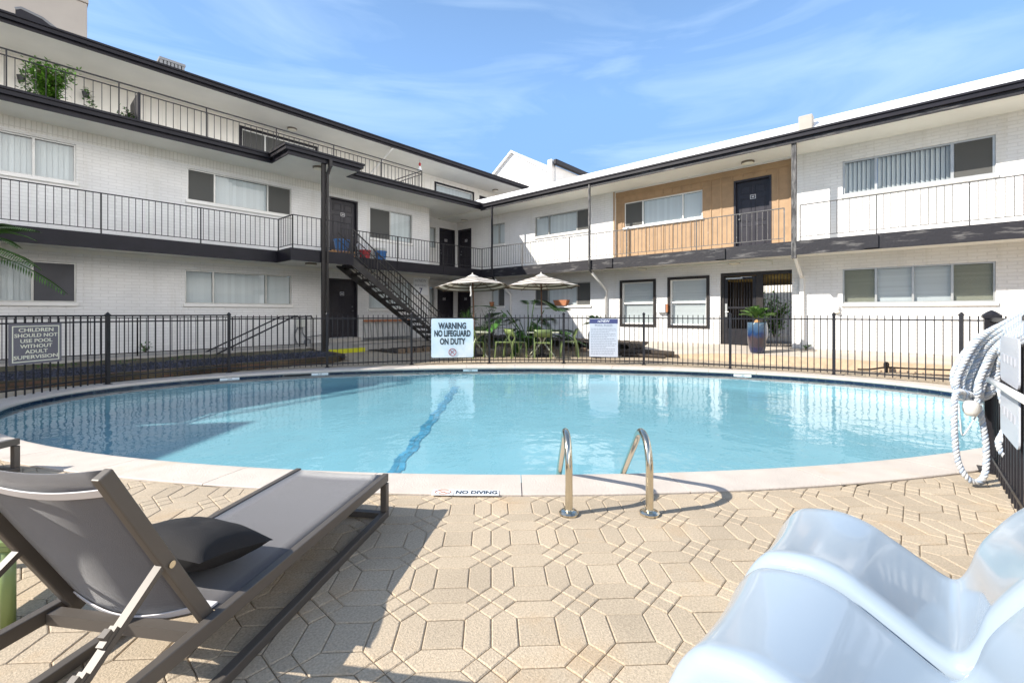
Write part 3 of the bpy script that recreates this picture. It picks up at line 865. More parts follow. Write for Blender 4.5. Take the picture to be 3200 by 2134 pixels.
# column carrying landing and canopy
mb = MB(); mb.box(6.06, 6.18, YF - .13, YF - .05, .02, 5.66); mb.build('column', 'bronze trim', LB, bevel=.008)
mb = MB(); mb.box(6.20, 6.29, 12.60, 12.70, 5.55, 5.76); mb.bar((6.245, 12.65, 5.56), (6.2, YF - .18, 5.35), .085, .06); mb.bar((6.2, YF - .175, 5.38), (6.2, YF - .175, .3), .06, .05); mb.build('downspout', 'bronze trim', LB)
# building sign
a0, zt = on_y(1290, 866, YL); a1, zb = on_y(1335, 922, YL)
t = thing('building_sign', "white wall sign reading re'NEW BUILDING 7 at the end of the shaded wall", 'sign', ((a0 + a1) / 2, YL - .03, (zt + zb) / 2))
MB().box(-(a1 - a0) / 2, (a1 - a0) / 2, -.01, .01, -.36, .36).build('panel', 'sign white', t, world=False)
text('lettering', "re'NEW", .17, 'letter grey', t, (0, -.013, .22), (PI / 2, 0, 0), off=.002, fit=.78 * (a1 - a0))
text('lettering', 'BUILDING', .125, 'letter grey', t, (0, -.013, .02), (PI / 2, 0, 0), off=.002, fit=.8 * (a1 - a0))
text('lettering', '7', .32, 'letter navy', t, (0, -.013, -.2), (PI / 2, 0, 0), off=.006)

# ------------------------------------------------------------------ the two-storey wing (sunlit)
RB = thing('apartment_building', 'two-storey white brick wing with a tan board panel, sunlit front and white metal roof', 'apartment building', (18, 4, 0))
YS = -10.
hs = {}
hs['a'] = hole_px('y', XR, 1535, 1577, (1577, 695), (1577, 760)); hs['b'] = hole_px('y', XR, 1671, 1842, (1842, 649), (1671, 742))
hs['c'] = hole_px('y', XR, 2633, 3112, (3112, 419), (2633, 611)); hs['d'] = hole_px('y', XR, 1432, 1473, (1473, 713), (1473, 800)); hs['d'][2] = Z2 + .02
pn = hole_px('y', XR, 1921, 2474, (2474, 492), (2474, 700)); pn[2] = Z2 - .1; pn[3] = 5.58
ls = {}
ls['a'] = hole_px('y', XR, 1535, 1576, (1576, 885), (1576, 957)); ls['b'] = hole_px('y', XR, 1671, 1845, (1845, 880), (1845, 954))
ls['c'] = hole_px('y', XR, 2633, 3112, (3112, 816), (3112, 943)); ls['d'] = hole_px('y', XR, 1431, 1471, (1471, 897), (1471, 1000)); ls['d'][2] = .30
ls['e'] = hole_px('y', XR, 1945, 2042, (2042, 880), (2042, 1013)); ls['f'] = hole_px('y', XR, 2095, 2208, (2208, 870), (2208, 1017))
gt = hole_px('y', XR, 2251, 2475, (2475, 842), (2475, 1080)); gt[2] = .0
wall('wall', 'y', XR, YS, YC, 0, 2.80, list(ls.values()) + [gt], 'painted brick y', RB)
wall('wall', 'y', XR, YS, YC, Z2 - .1, 5.64, [hs['a'], hs['b'], hs['c'], hs['d'], pn], 'painted brick y', RB)
window(RB, 'y', XR, hs['a'], (1557,), 'vv'); window(RB, 'y', XR, hs['b'], (1713, 1801), 'vvd'); window(RB, 'y', XR, hs['c'], (2737, 2976), 'VVd', fw=.045)
window(RB, 'y', XR, ls['a'], (1556,), 'vd'); window(RB, 'y', XR, ls['b'], (1711, 1801), 'dvd'); window(RB, 'y', XR, ls['c'], (2737, 2853, 2976), 'HhhH')
window(RB, 'y', XR, ls['e'], (), 'h', 'vinyl frame', sill=False, trim='bronze trim', mid=.5); window(RB, 'y', XR, ls['f'], (), 'h', 'vinyl frame', sill=False, trim='bronze trim', mid=.5)
door(RB, 'y', XR, hs['d']); door(RB, 'y', XR, ls['d'])
# tan board panel, set back, with window and door
XP = XR + .10
pw = hole_px('y', XP, 1951, 2195, (2195, 592), (2195, 679)); pd = hole_px('y', XP, 2293, 2411, (2411, 546), (2411, 700)); pd[2] = Z2 + .02
wall('board_panel', 'y', XP, pn[0] - .01, pn[1] + .01, Z2 - .1, 5.62, [pw, pd], 'tan boards', RB)
mb = MB(); a = pn[0] + .05
while a < pn[1]:
    cut = [(Z2, 5.40)]
    for h in (pw, pd):
        if h[0] - .1 < a < h[1] + .1: cut = [(Z2, h[2] - .08), (h[3] + .08, 5.40)]
    for z0, z1 in cut:
        if z1 - z0 > .05: mb.box(XP - .02, XP - .001, a - .022, a + .022, z0, z1)
    a += .305
mb.box(XP - .022, XP - .001, pn[0], pn[1], 5.402, 5.575)
mb.build('batten', 'tan boards', RB)
window(RB, 'y', XP, pw, (2007, 2132), 'dvv', 'vinyl frame'); door(RB, 'y', XP, pd, m='door paint')
mb = MB(); mb.box(XR - .02, XR + .1, pn[0] - .05, pn[0] - .001, Z2, 5.6); mb.box(XR - .02, XR + .1, pn[1] + .001, pn[1] + .05, Z2, 5.6); mb.build('panel_trim', 'tan boards', RB)
# walkway, roof
mb = MB(); mb.box(XE, XR - .002, YS, YC - .002, 2.80, Z2 - .004); mb.build('balcony_floor', 'soffit paint', RB)
mb = MB(); mb.box(XE - .05, XE - .001, YS, YR - .05, 2.75, Z2); mb.build('balcony_fascia', 'weathered trim', RB)
for y in (7.4, 3.9, .6): 
    mb = MB(); mb.box(XE - .09, XE - .052, y - .13, y + .13, 2.78, Z2 - .03); mb.build('beam_plate', 'weathered trim', RB)
railing(RB, [(XE - .02, YR - .06), (XE - .02, 2.35)], Z2, .88, 'grey iron', post=2.2)
railing(RB, [(XE - .02, 2.0), (XE - .02, YS)], Z2, .9, 'grey iron', post=1.45)
mb = MB(); mb.box(XE - .06, XR - .002, YS, YC, 5.62, 5.70); mb.box(XE - .06, XR + 6, YC, YC + 1.7, 5.62, 5.70); mb.build('soffit', 'soffit paint', RB)
mb = MB(); mb.box(XE - .10, XE - .062, YS, YR - .04, 5.58, 5.76); mb.build('roof_fascia', 'weathered trim', RB)
mb = MB(); mb.box(XE - .17, XE - .102, YS, YR + .02, 5.69, 5.79); mb.box(XE - .20, XE - .102, YS, YR + .02, 5.79, 5.835); mb.build('gutter', 'dark trim', RB)
mb = MB()
prof = [(XE - .10, 5.80), (XE + .20, 6.03), (XE + .22, 6.05), (XE + .60, 6.31), (XE + 1.2, 6.42), (XR + 4.6, 6.5)]
for (xa, za), (xb, zb) in zip(prof[:-1], prof[1:]):
    mb.add([(xa, YS, za), (xb, YS, zb), (xb, YC + 1.6, zb), (xa, YC + 1.6, za)], [(0, 3, 2, 1)])
mb.build('roof', 'white metal roof', RB)
y, _ = on_x(2518, 430, XE + .1)
mb = MB(); mb.box(XE + .02, XE + .3, y - .15, y + .15, 5.9, 6.27); mb.build('roof_vent_box', 'concrete', RB, bevel=.02)
mb = MB(); mb.add([(15.2, YC + .9, 6.42), (19.5, YC + .9, 6.42), (19.5, YC + 1.9, 7.35), (16.2, YC + 1.9, 7.35)], [(0, 1, 2, 3)]); mb.build('roof_shingles', 'shingle', RB)
mb = MB(); mb.box(XE - .055, XE + .055, 2.08, 2.19, 2.66, 5.62); mb.build('column', 'weathered post', RB, bevel=.008)
def downspout(y, z0, kind, white_to):
    mb = MB(); mb.tube([(XE - .1, y, 5.7), (XE - .1, y, z0 + .12), (XE - .06, y, z0 + .03), (XE + .05, y, z0 - .06)], .042, 10)
    mb.build('downspout', kind, RB, smooth=True)
    mb = MB(); mb.tube([(XE + .03, y, z0 - .045), (XR - .2, y, z0 - .55), (XR - .07, y, z0 - .68), (XR - .06, y, .3)], .042, 10)
    mb.build('drain_pipe', 'white paint', RB, smooth=True)
downspout(12.78, 2.72, 'black iron', 0); downspout(8.13, 2.72, 'weathered post', 0)
mb = MB(); mb.bar((XE, 2.12, 2.72), (XR - .1, 2.12, 2.25), .06, .09); mb.box(XR - .09, XR - .002, 2.07, 2.17, .3, 2.3); mb.build('drain_pipe', 'white paint', RB)
mb = MB(); mb.tube([(XR - .5, 8, 2.74), (XR - .5, 3.0, 2.74), (XR - .48, 2.75, 2.70), (XR - .48, 2.75, 2.6)], .025, 8); mb.build('conduit', 'grey box', RB)
# passage behind the gate
g0, g1, gz = gt[0], gt[1], gt[3]
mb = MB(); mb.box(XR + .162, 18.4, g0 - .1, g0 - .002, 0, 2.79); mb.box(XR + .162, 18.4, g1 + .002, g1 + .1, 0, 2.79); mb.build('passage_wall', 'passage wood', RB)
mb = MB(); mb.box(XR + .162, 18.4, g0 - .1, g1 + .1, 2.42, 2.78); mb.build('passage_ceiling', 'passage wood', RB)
mb = MB()
for k in range(9): mb.box(XR + .4 + k * .42, XR + .48 + k * .42, g0, g1, 2.26, 2.418)
mb.build('ceiling_beam', 'beam yellow', RB)
mb = MB(); mb.box(XR - .0, 40, g0 - 3, g1 + 3, .0, .3); struct(mb.build('passage_path', 'walkway concrete'))

# the wing that closes the courtyard behind the camera (its sunlit front lights the shade and shows in the windows)
OB = thing('apartment_building', 'white brick wing closing the courtyard behind the photographer', 'apartment building', (0, -13, 0))
oh = [[x, x + 3, z, z + 1.15] for x in (-13, -6, 1, 8) for z in (1.2, 4.0)]
mb = MB(); A_ = sorted({-16., XR, *[h for q in oh for h in q[:2]]}); Z_ = sorted({0., 5.6, *[h for q in oh for h in q[2:]]})
for i in range(len(A_) - 1):
    for j in range(len(Z_) - 1):
        if not any(h[0] < (A_[i] + A_[i + 1]) / 2 < h[1] and h[2] < (Z_[j] + Z_[j + 1]) / 2 < h[3] for h in oh):
            mb.add([(A_[i], -12, Z_[j]), (A_[i + 1], -12, Z_[j]), (A_[i + 1], -12, Z_[j + 1]), (A_[i], -12, Z_[j + 1])], [(3, 2, 1, 0)])
mb.build('wall', 'painted brick x', OB)
for h in oh:
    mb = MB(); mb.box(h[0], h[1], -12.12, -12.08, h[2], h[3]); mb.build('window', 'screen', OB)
mb = MB(); mb.box(-16, XR, -12, -10.9, 2.8, 3.1); mb.build('balcony_floor', 'soffit paint', OB)
mb = MB(); mb.box(-16, XR, -19, -10.9, 5.6, 5.85); mb.build('roof', 'white metal roof', OB)
railing(OB, [(-16, -10.95), (XR, -10.95)], 3.1, .9, sp=.16)

# gate in the passage
GT = thing('passage_gate', 'black iron gate with mesh door and side bars closing the dark passage', 'gate', (XR + .1, (g0 + g1) / 2, .3))
zb = .3
mb = MB(); mb.box(XR + .05, XR + .13, g1 - .09, g1 - .004, zb, gz - .004); mb.box(XR + .05, XR + .13, g0 + .004, g1 - .09, gz - .10, gz - .004)
ym = g1 - (g1 - g0) * .56; mb.box(XR + .052, XR + .132, ym - .10, ym + .08, zb, gz - .10)
mb.build('frame', 'bronze trim', GT)
mb = MB(); ya, yb_ = ym + .09, g1 - .10; X = XR + .09
mb.box(X - .02, X + .02, ya, ya + .09, zb + .03, gz - .12); mb.box(X - .02, X + .02, yb_ - .09, yb_, zb + .03, gz - .12)
mb.box(X - .019, X + .019, ya + .09, yb_ - .09, gz - .21, gz - .12); mb.box(X - .019, X + .019, ya + .09, yb_ - .09, zb + .03, zb + .12); mb.box(X - .019, X + .019, ya + .09, yb_ - .09, zb + 1.1, zb + 1.16)
mb.box(X - .01, X + .01, ya + .09, yb_ - .09, zb + .12, zb + .5)
for k in range(1, 9):
    y = ya + .09 + (yb_ - ya - .18) * k / 9; mb.bar((X, y, zb + .5), (X, y, gz - .2), .014, .014)
gl = mb.build('gate_leaf', 'black iron', GT)
mb = MB(); mb.box(X - .06, X - .02, ya + .35, yb_ - .05, gz - .19, gz - .15); mb.box(X - .05, X - .03, ya + .1, ya + .4, gz - .15, gz - .135); mb.build('door_closer', 'aluminium', gl)
mb = MB(); mb.box(X - .035, X - .02, yb_ - .08, yb_ - .02, zb + .85, zb + 1.25); mb.tube([(X - .02, yb_ - .05, zb + 1.0), (X - .07, yb_ - .05, zb + 1.0), (X - .07, yb_ - .13, zb + 1.0)], .012, 8); mb.build('handle', 'aluminium', gl)
mb = MB()
for k in range(9):
    y = g0 + .05 + (ym - .1 - g0 - .05) * k / 8.5; mb.bar((X, y, zb + .04), (X, y, gz - .1), .016, .016)
mb.box(X - .012, X + .012, g0 + .01, ym - .1, zb + .03, zb + .055); mb.box(X - .012, X + .012, g0 + .01, ym - .1, zb + .78, zb + .8)
mb.build('side_bars', 'black iron', GT)
mb = MB(); mb.box(XR + 1.4, XR + 1.46, ym + .42, g1 - .02, .3, 2.3); D_ = thing('wooden_door', 'brown wooden door standing inside the passage behind the iron gate', 'door', (XR + 1.43, (ym + .42 + g1) / 2, .3))
mb.build('leaf', 'passage wood', D_)
mb = MB()
for y in (ym + .42, ym + .75, g1 - .12): mb.box(XR + 1.38, XR + 1.40, y, y + .09, .3, 2.3)
mb.build('stile', 'trunk', D_)

# ------------------------------------------------------------------ raised walkways and beds
mb = MB()                                        # right-hand walk: kerb dies out into a ramp towards the corner
ys = [YS, 3.2, 4.0, 5.0, 6.5, 8.5, 16]; kz = [.20, .20, .16, .08, .02, .006, .006]; wz = [.285, .30, .32, .33, .32, .30, .29]
for i in range(len(ys) - 1):
    a, b = ys[i], ys[i + 1]
    mb.add([(12.6, a, kz[i]), (12.6, b, kz[i + 1]), (XR + .05, b, wz[i + 1]), (XR + .05, a, wz[i])], [(0, 3, 2, 1)])
struct(mb.build('walkway', 'walkway concrete'))
mb = MB()
for i in range(len(ys) - 1):
    a, b = ys[i], ys[i + 1]
    mb.add([(12.57, a, -.01), (12.57, b, -.01), (12.57, b, kz[i + 1] + .004), (12.57, a, kz[i] + .004), (12.75, b, kz[i + 1] + .012), (12.75, a, kz[i] + .012)], [(0, 3, 2, 1), (3, 5, 4, 2)])
struct(mb.build('kerb', 'kerb tan'))
mb = MB(); mb.box(XL0, 6.3, 13.45, YL, 0, .26); mb.add([(6.3, 13.42, .012), (7.7, 13.42, .012), (7.7, 14.2, .26), (6.3, 14.2, .26)], [(0, 1, 2, 3)])
mb.box(6.3, XL1, 14.2, YL, 0, .26); mb.box(7.7, XE, 13.6, 14.2, -.01, .2); mb.box(XL1 + .002, XR, 14.2, YC, 0, .27)
struct(mb.build('walkway', 'concrete'))
mb = MB(); mb.box(d1[0], d1[1], YL - .25, YL + .1, .26, d1[2] - .002); struct(mb.build('door_step', 'concrete'))
mb = MB(); a0 = on_y(1027, 1100, 13.35)[0]; a1 = on_y(1138, 1100, 13.35)[0]
tag(MB().box(a0, a1, 13.28, 13.43, -.005, .135).build('painted_kerb', 'yellow paint', bevel=.015), 'bright yellow painted kerb at the ramp below the dark ground floor door', 'kerb')
# bed of blue gravel edged with brick in front of the shaded wall
def grid_bed(name, x0, x1, y0, y1, zf, m, n, mm, jit, k):
    mb = MB(); vs = []; fs = []
    for j in range(mm + 1):
        for i in range(n + 1):
            x = x0 + (x1 - x0) * i / n; y = y0 + (y1 - y0) * j / mm
            vs.append((x, y, zf(x, y) + random.uniform(-jit, jit)))
    for j in range(mm):
        for i in range(n):
            fs.append((j * (n + 1) + i, j * (n + 1) + i + 1, (j + 1) * (n + 1) + i + 1, (j + 1) * (n + 1) + i))
    return mb.add(vs, fs).build(name, m)
struct(grid_bed('planting_bed', XL0, 6.0, 12.3, 13.45, lambda x, y: .15 + .05 * (y - 12.3), 'mossy soil', 120, 8, .012, 0))
mb = MB()
for k in range(5200):
    x = random.uniform(-9, 5.9); y = random.uniform(11.2, 12.6); r = random.uniform(.018, .04); z = .10 + .05 * (y - 11.2)
    a = random.uniform(0, 6.28); q = [(x + r * math.cos(a + i * 2.09), y + r * math.sin(a + i * 2.09), z + random.uniform(-.01, .01)) for i in range(3)]
    mb.add(q + [(x, y, z + r * random.uniform(.7, 1.2))], [(0, 1, 3), (1, 2, 3), (2, 0, 3)])
mb.add([(XL0, 11.15, .10), (6.0, 11.15, .10), (6.0, 12.65, .17), (XL0, 12.65, .17)], [(0, 1, 2, 3)])
stuff(mb.build('gravel', 'blue gravel'))
mb = MB(); mb.strip([(XL0, 11.0), (5.6, 11.0), (6.1, 11.5), (6.2, 12.6)], -.01, .155, -.2)
tag(mb.build('brick_edging', 'red brick', bevel=.01), 'low mossy red brick edging in front of the blue gravel bed', 'edging')
for k in range(26):
    x = random.uniform(-6, 5); y = random.uniform(12.9, 13.4); 
mb = MB()
for k in range(160):
    x = random.uniform(-6, 3.5); y = 13.1 + random.gauss(0, .12); z = .19
    for j in range(5):
        a = random.uniform(0, 6.28); l = random.uniform(.03, .09); d = Vector((math.cos(a), math.sin(a), random.uniform(.3, 1.2))).normalized() * l
        sd = Vector((-math.sin(a), math.cos(a), 0)) * .009
        mb.add([Vector((x, y, z)) - sd, Vector((x, y, z)) + sd, Vector((x, y, z)) + d], [(0, 1, 2)])
stuff(mb.build('weeds', 'leaf green'))
# dark bed below the stair and along the corner
struct(grid_bed('planting_bed', 8.0, 12.4, 11.9, 13.58, lambda x, y: .03, 'soil', 40, 16, .02, 0))
struct(grid_bed('planting_bed', 12.62, XR - .05, 6.2, 13.4, lambda x, y: .30 - .12 * (y < 6.4), 'soil', 20, 60, .02, 0))
for (a, b) in (((8.0, 11.85), (9.6, 11.8)), ((10.4, 11.85), (12.3, 11.75)), ((12.5, 11.7), (12.5, 9.0)), ((12.5, 8.8), (12.5, 6.3))):
    L = math.dist(a, b); n = int(L / .32)
    for k in range(n):
        p = Vector(a).lerp(Vector(b), (k + .5) / n); r = .14; mb = MB()
        mb.prism([(p.x + r * (1 + random.uniform(-.15, .15)) * math.cos(q * PI / 3), p.y + .8 * r * (1 + random.uniform(-.15, .15)) * math.sin(q * PI / 3)) for q in range(6)], -.01, random.uniform(.10, .16))
        tag(mb.build('edging_stone', 'log', bevel=.02), 'rough brown edging stone of the dark planting bed behind the tables', 'stone', 'edging stones of the corner bed')
for lab, (pa, pb, r) in (('long dark timber lying along the bed edge by the pool rules sign', ((12.1, 6.6, .10), (12.45, 4.9, .12), .09)),
                         ('shorter dark timber lying in front of the longer one at the bed edge', ((11.85, 6.2, .05), (12.1, 5.0, .05), .05))):
    tag(MB().tube([pa, Vector(pa).lerp(Vector(pb), .5) + Vector((0, 0, .01)), pb], [r, r * 1.05, r * .8], 8).build('timber', 'soil'), lab, 'timber')
hz_ = 12.42
P_h = [(hz_, on_x(u, v, hz_)[0], max(.03, on_x(u, v, hz_)[1])) for u, v in ((2680, 1158), (2720, 1154), (2770, 1148), (2830, 1151), (2990, 1157), (3080, 1160))]
t = thing('garden_pipe', 'dark pipe on a short stake running along the tan kerb', 'pipe', (hz_, P_h[2][1], 0))
MB().tube(smooth_path(P_h, 4), .018, 7).build('pipe', 'soil', t, smooth=True)
MB().lathe([(.03, 0), (.03, .10), (.05, .12), (.05, .20), (.02, .23)], 10, (hz_, P_h[2][1], 0)).build('stake', 'soil', t)
# low railing along the shaded walkway and the handrail at its steps
WR = thing('walkway_railing', 'low black railing along the raised walkway behind the gravel bed', 'railing', (0, 13.55, .26))
railing(WR, [(XL0, 13.55), (-3, 13.55), (2.0, 13.55), (5.95, 13.55)], .26, .90, sp=.16, post=2.6, name='rail_panel', ext=.1, low=.08)
mb = MB()
a, z = on_y(680, 1088, 13.0); b, zz = on_y(905, 985, 13.0); c_, z3 = on_y(1000, 985, 13.0)
HR = thing('handrail', 'sloping black double handrail in front of the white wall left of the column', 'handrail', (b, 13.0, .1))
for k, dy in enumerate((0, .9)):
    mb = MB(); zz0 = .2 if k else .2
    mb.tube([(a - .1, 12.75 + dy, .25), (b, 12.75 + dy, 1.16), (b + .5, 12.75 + dy, 1.18), (b + .55, 12.75 + dy, 1.1), (b + .55, 12.75 + dy, .2)], .02, 8)
    mb.build('rail', 'black iron', HR, smooth=True)

# ------------------------------------------------------------------ outside stair
ST = thing('outdoor_staircase', 'open brown steel staircase rising from the corner bed to the second floor landing', 'staircase', (10.9, 13.3, 0))
sx0, sz0, sx1, sz1 = 7.02, Z2 - .08, 10.95, .05
sl = (sz1 - sz0) / (sx1 - sx0)
for y in (YF, YF + .9):
    mb = MB(); mb.add([(sx0, y - .02, sz0 + .04), (sx0, y + .02, sz0 + .04), (sx1, y - .02, sz1 + .04), (sx1, y + .02, sz1 + .04), (sx0, y - .02, sz0 - .26), (sx0, y + .02, sz0 - .26), (sx1, y - .02, max(.0, sz1 - .05)), (sx1, y + .02, max(.0, sz1 - .05))],
                      [(0, 1, 3, 2), (4, 6, 7, 5), (0, 2, 6, 4), (1, 5, 7, 3), (0, 4, 5, 1), (2, 3, 7, 6)])
    mb.build('stringer', 'stair iron', ST)
nt_ = 15
for k in range(1, nt_):
    x = sx0 + (sx1 - sx0) * k / nt_; z = sz0 + (sz1 - sz0) * k / nt_ - .05
    mb = MB(); mb.box(x - .02, x + .26, YF + .022, YF + .878, z - .03, z + .012); mb.box(x - .02, x + .0, YF + .022, YF + .878, z - .075, z - .032)
    mb.build('tread', 'stair iron', ST)
for y in (YF + .0, YF + .9):
    mb = MB()
    T = lambda x, h: (x, y, sz0 + .05 + sl * (x - sx0) + h)
    mb.bar(T(sx0 + .05, .86), T(sx1 - .25, .86), .04, .03); mb.bar(T(sx0 + .05, .10), T(sx1 - .25, .10), .03, .02); mb.bar(T(sx0 + .05, .62), T(sx1 - .25, .62), .03, .02)
    for k in range(34):
        x = sx0 + .05 + (sx1 - .3 - sx0) * k / 33; mb.bar(T(x, .10 if k % 8 else .0), T(x, .86), .014 if k % 8 else .03, .014 if k % 8 else .03)
    mb.build('stair_railing', 'stair iron', ST)
mb = MB(); mb.box(sx1 - .15, sx1 + .9, YF - .15, YF + 1.05, -.01, .06); struct(mb.build('stair_pad', 'concrete'))

# ------------------------------------------------------------------ background
TW = thing('concrete_tower', 'tall blank beige concrete tower behind the three-storey building', 'tower', (-10, 32, 0))
xe = on_y(273, 60, 32)[0]
mb = MB(); mb.box(xe - 22, xe, 32, 46, 0, 17.4); mb.build('shaft', 'tower concrete', TW, bevel=.05)
mb = MB(); mb.box(xe - 22, xe + .04, 31.94, 46, 17.4, 23); mb.build('upper_shaft', 'tower concrete', TW)
mb = MB(); mb.bar((xe - 4.7, 31.985, 0), (xe - 4.7, 31.985, 17.3), .06, .03); mb.build('joint_strip', 'concrete', TW)
x, z = on_y(130, 80, 18.4)
RV = thing('roof_vent', 'dark curved roof vent hood in front of the concrete tower', 'roof vent', (x, 18.4, ZR + .3))
HV = .16
mb = MB(); pr = [(-.5, 0), (-.5, .80), (-.4, .86), (0, .78), (.34, .58), (.5, .2), (.52, 0)]
mb.add([(x + a, 18.0, ZR + .25 + h + HV * (h > .1)) for a, h in pr] + [(x + a, 18.9, ZR + .25 + h + HV * (h > .1)) for a, h in pr], [tuple(range(7))[::-1], tuple(range(7, 14))] + [(i, i + 1, 8 + i, 7 + i) for i in range(6)])
mb.build('hood', 'dark trim', RV)
mb = MB(); mb.tube([(x - .5, 18.0, ZR + 1.07 + HV), (x - .4, 18.0, ZR + 1.14 + HV), (x, 18.0, ZR + 1.06 + HV), (x + .34, 18.0, ZR + .85 + HV)], .035, 6); mb.build('rim', 'grey metal', RV)
x0, _ = on_y(504, 200, 18.2); x1, _ = on_y(572, 225, 18.2)
AC = thing('rooftop_unit', 'small grey louvred air handler on the edge of the high roof', 'air conditioner', ((x0 + x1) / 2, 18.6, ZR + .25))
mb = MB(); mb.box(x0, x1, 18.2, 19.1, ZR + .22, ZR + 1.28); mb.build('casing', 'black iron', AC)
mb = MB()
for k in range(7): mb.box(x0 + (x1 - x0) * k / 6 - .035, x0 + (x1 - x0) * k / 6 + .035, 18.16, 18.198, ZR + .22, ZR + 1.28)
mb.box(x0 - .06, x1 + .06, 18.14, 19.15, ZR + 1.28, ZR + 1.36); mb.build('grille', 'grey metal', AC)
GH = thing('gabled_house', 'white gabled building rising behind the sunlit wing', 'house', (28, 21, 0))
ap = on_x(1602, 479, 24); lf = on_x(1540, 556, 24); rt = on_x(1716, 540, 24)
mb = MB(); L_ = 16
gy, gz_ = ap; ly, lz = lf; ry, rz_ = rt
ly2, lz2 = gy + 5, gz_ - 5 * (gz_ - lz) / (ly - gy)
mb.add([(24, ry, 0), (24, ry, rz_), (24, gy, gz_), (24, ly2, lz2), (24, ly2, 0)], [(0, 1, 2, 3, 4)])
mb.add([(24, ry, 0), (24 + L_, ry, 0), (24 + L_, ry, rz_), (24, ry, rz_)], [(0, 1, 2, 3)]); mb.build('wall', 'painted brick y', GH)
mb = MB(); o = .16
for (ya, za, yb2, zb2) in ((gy, gz_, ry - .25, rz_ - .16), (gy, gz_, ly2, lz2)):
    mb.add([(23.8, ya, za + .02), (23.8, yb2, zb2 + .02), (24 + L_, yb2, zb2 + .02), (24 + L_, ya, za + .02), (23.8, ya, za + o), (23.8, yb2, zb2 + o), (24 + L_, yb2, zb2 + o), (24 + L_, ya, za + o)],
           [(0, 1, 2, 3), (7, 6, 5, 4), (0, 4, 5, 1), (2, 6, 7, 3), (1, 5, 6, 2)])
mb.build('roof', 'white metal roof', GH)
p = on_x(1713, 512, 23.6); q = on_x(1725, 505, 23.6)
mb = MB(); mb.prism([(23.55, q[0]), (23.55, p[0]), (24.0, p[0]), (24.0, q[0])], 0, q[1] + .15); mb.build('parapet_end', 'white paint', GH)
mb = MB(); mb.box(23.9, 38, q[0] - .1, q[0] - .005, 0, q[1] - .25); mb.build('side_wall', 'white paint', GH)
mb = MB(); mb.box(23.6, 38, q[0] - .35, q[0] - .102, q[1] - .25, q[1] + .12); mb.build('eave', 'dark trim', GH, bevel=.06)

# ------------------------------------------------------------------ ceiling lights
def ceil_light(x, y, z, lab, r=.17):
    t = thing('ceiling_light', lab, 'ceiling light', (x, y, z), 0, 'round lights under the walkways')
    MB().lathe([(r, 0), (r, -.035), (r * .93, -.055), (r * .8, -.06)], 24).build('rim', 'lamp rim', t, world=False, smooth=False)
    MB().lathe([(r * .98, -.02), (r * .9, -.058), (r * .5, -.078), (.01, -.082)], 24).build('diffuser', 'lamp lens', t, world=False, smooth=True)
for (u, v, z, lab) in ((913, 402, ZR, 'round light under the high roof near the wall window of the third floor'),
                       (1548, 594, ZR, 'round light under the far corner of the high roof'),
                       (996, 523, 5.66, 'round light on the canopy ceiling behind the brown column'),
                       (1451, 686, 5.66, 'round light in the corner recess above the two upper dark doors'),
                       (2337, 505, 5.62, 'round light above the dark door in the tan board panel'),
                       (972, 822, 2.80, 'round light under the landing left of the brown column'),
                       (2007, 838, 2.80, 'round light under the walkway above the left black framed window'),
                       (2294, 818, 2.80, 'round light under the walkway above the passage gate')):
    t = (z - CZ) * F0 / (HY - v); dx, dy = ray(u)
    ceil_light(dx * t, dy * t, z - .002, lab)

# ------------------------------------------------------------------ pool fence
FP = [(-7.45, 5.7), (-7.18, 7.9), (-6.02, 9.46), (-4.28, 10.3), (-2.48, 10.98), (-.57, 11.2), (1.3, 11.19), (3.23, 10.9), (4.94, 10.07), (6.6, 9.12), (7.88, 7.8), (8.6, 6.2)]
PF = thing('pool_fence', 'black metal picket fence curving round the far side of the pool', 'fence', (*cf(0, 11.2), 0))
def fpost(R, F, h=1.225, w=.055, parent=None, ang=0):
    x, y = cf(R, F); p = parent or PF; mb = MB()
    mb.prism([(x + w * .707 * math.cos(ang + PI / 4 + k * PI / 2), y + w * .707 * math.sin(ang + PI / 4 + k * PI / 2)) for k in range(4)], -.01, h)
    w2 = w * 1.25
    mb.prism([(x + w2 * .707 * math.cos(ang + PI / 4 + k * PI / 2), y + w2 * .707 * math.sin(ang + PI / 4 + k * PI / 2)) for k in range(4)], h, h + .025)
    mb.lathe([(w2 * .55, h + .025), (w * .35, h + .05), (.004, h + .065)], 8, (x, y, 0))
    mb.prism([(x + w * 1.3 * math.cos(ang + PI / 4 + k * PI / 2), y + w * 1.3 * math.sin(ang + PI / 4 + k * PI / 2)) for k in range(4)], -.005, .02)
    mb.build('post', 'black iron', p)
def fpanel(a, b, flat, parent=None, sp=.112, ht=1.225, rail=1.145, low=.095):
    A, B = Vector(cf(*a)), Vector(cf(*b)); d = (B - A); L = d.length; d = d / L; mb = MB(); P = parent or PF
    q = lambda s, z: (A.x + d.x * s, A.y + d.y * s, z)
    if flat:
        mb.bar(q(.02, 1.225), q(L - .02, 1.225), .03, .03); mb.bar(q(.02, 1.12), q(L - .02, 1.12), .024, .024); low = .14
    else:
        mb.bar(q(.02, rail), q(L - .02, rail), .026, .026)
    mb.bar(q(.02, low), q(L - .02, low), .026, .026)
    n = round(L / sp)
    for k in range(1, n):
        mb.bar(q(L * k / n, .04), q(L * k / n, 1.225 if flat else ht), .016, .016, (d.x, d.y, 0))
    mb.build('fence_panel', 'black iron', P)
for k, p in enumerate(FP):
    a = FP[max(0, k - 1)]; b = FP[min(len(FP) - 1, k + 1)]; A, B = Vector(cf(*a)), Vector(cf(*b)); d = B - A
    fpost(*p, ang=math.atan2(d.y, d.x))
    if k: fpanel(FP[k - 1], p, k <= 2)
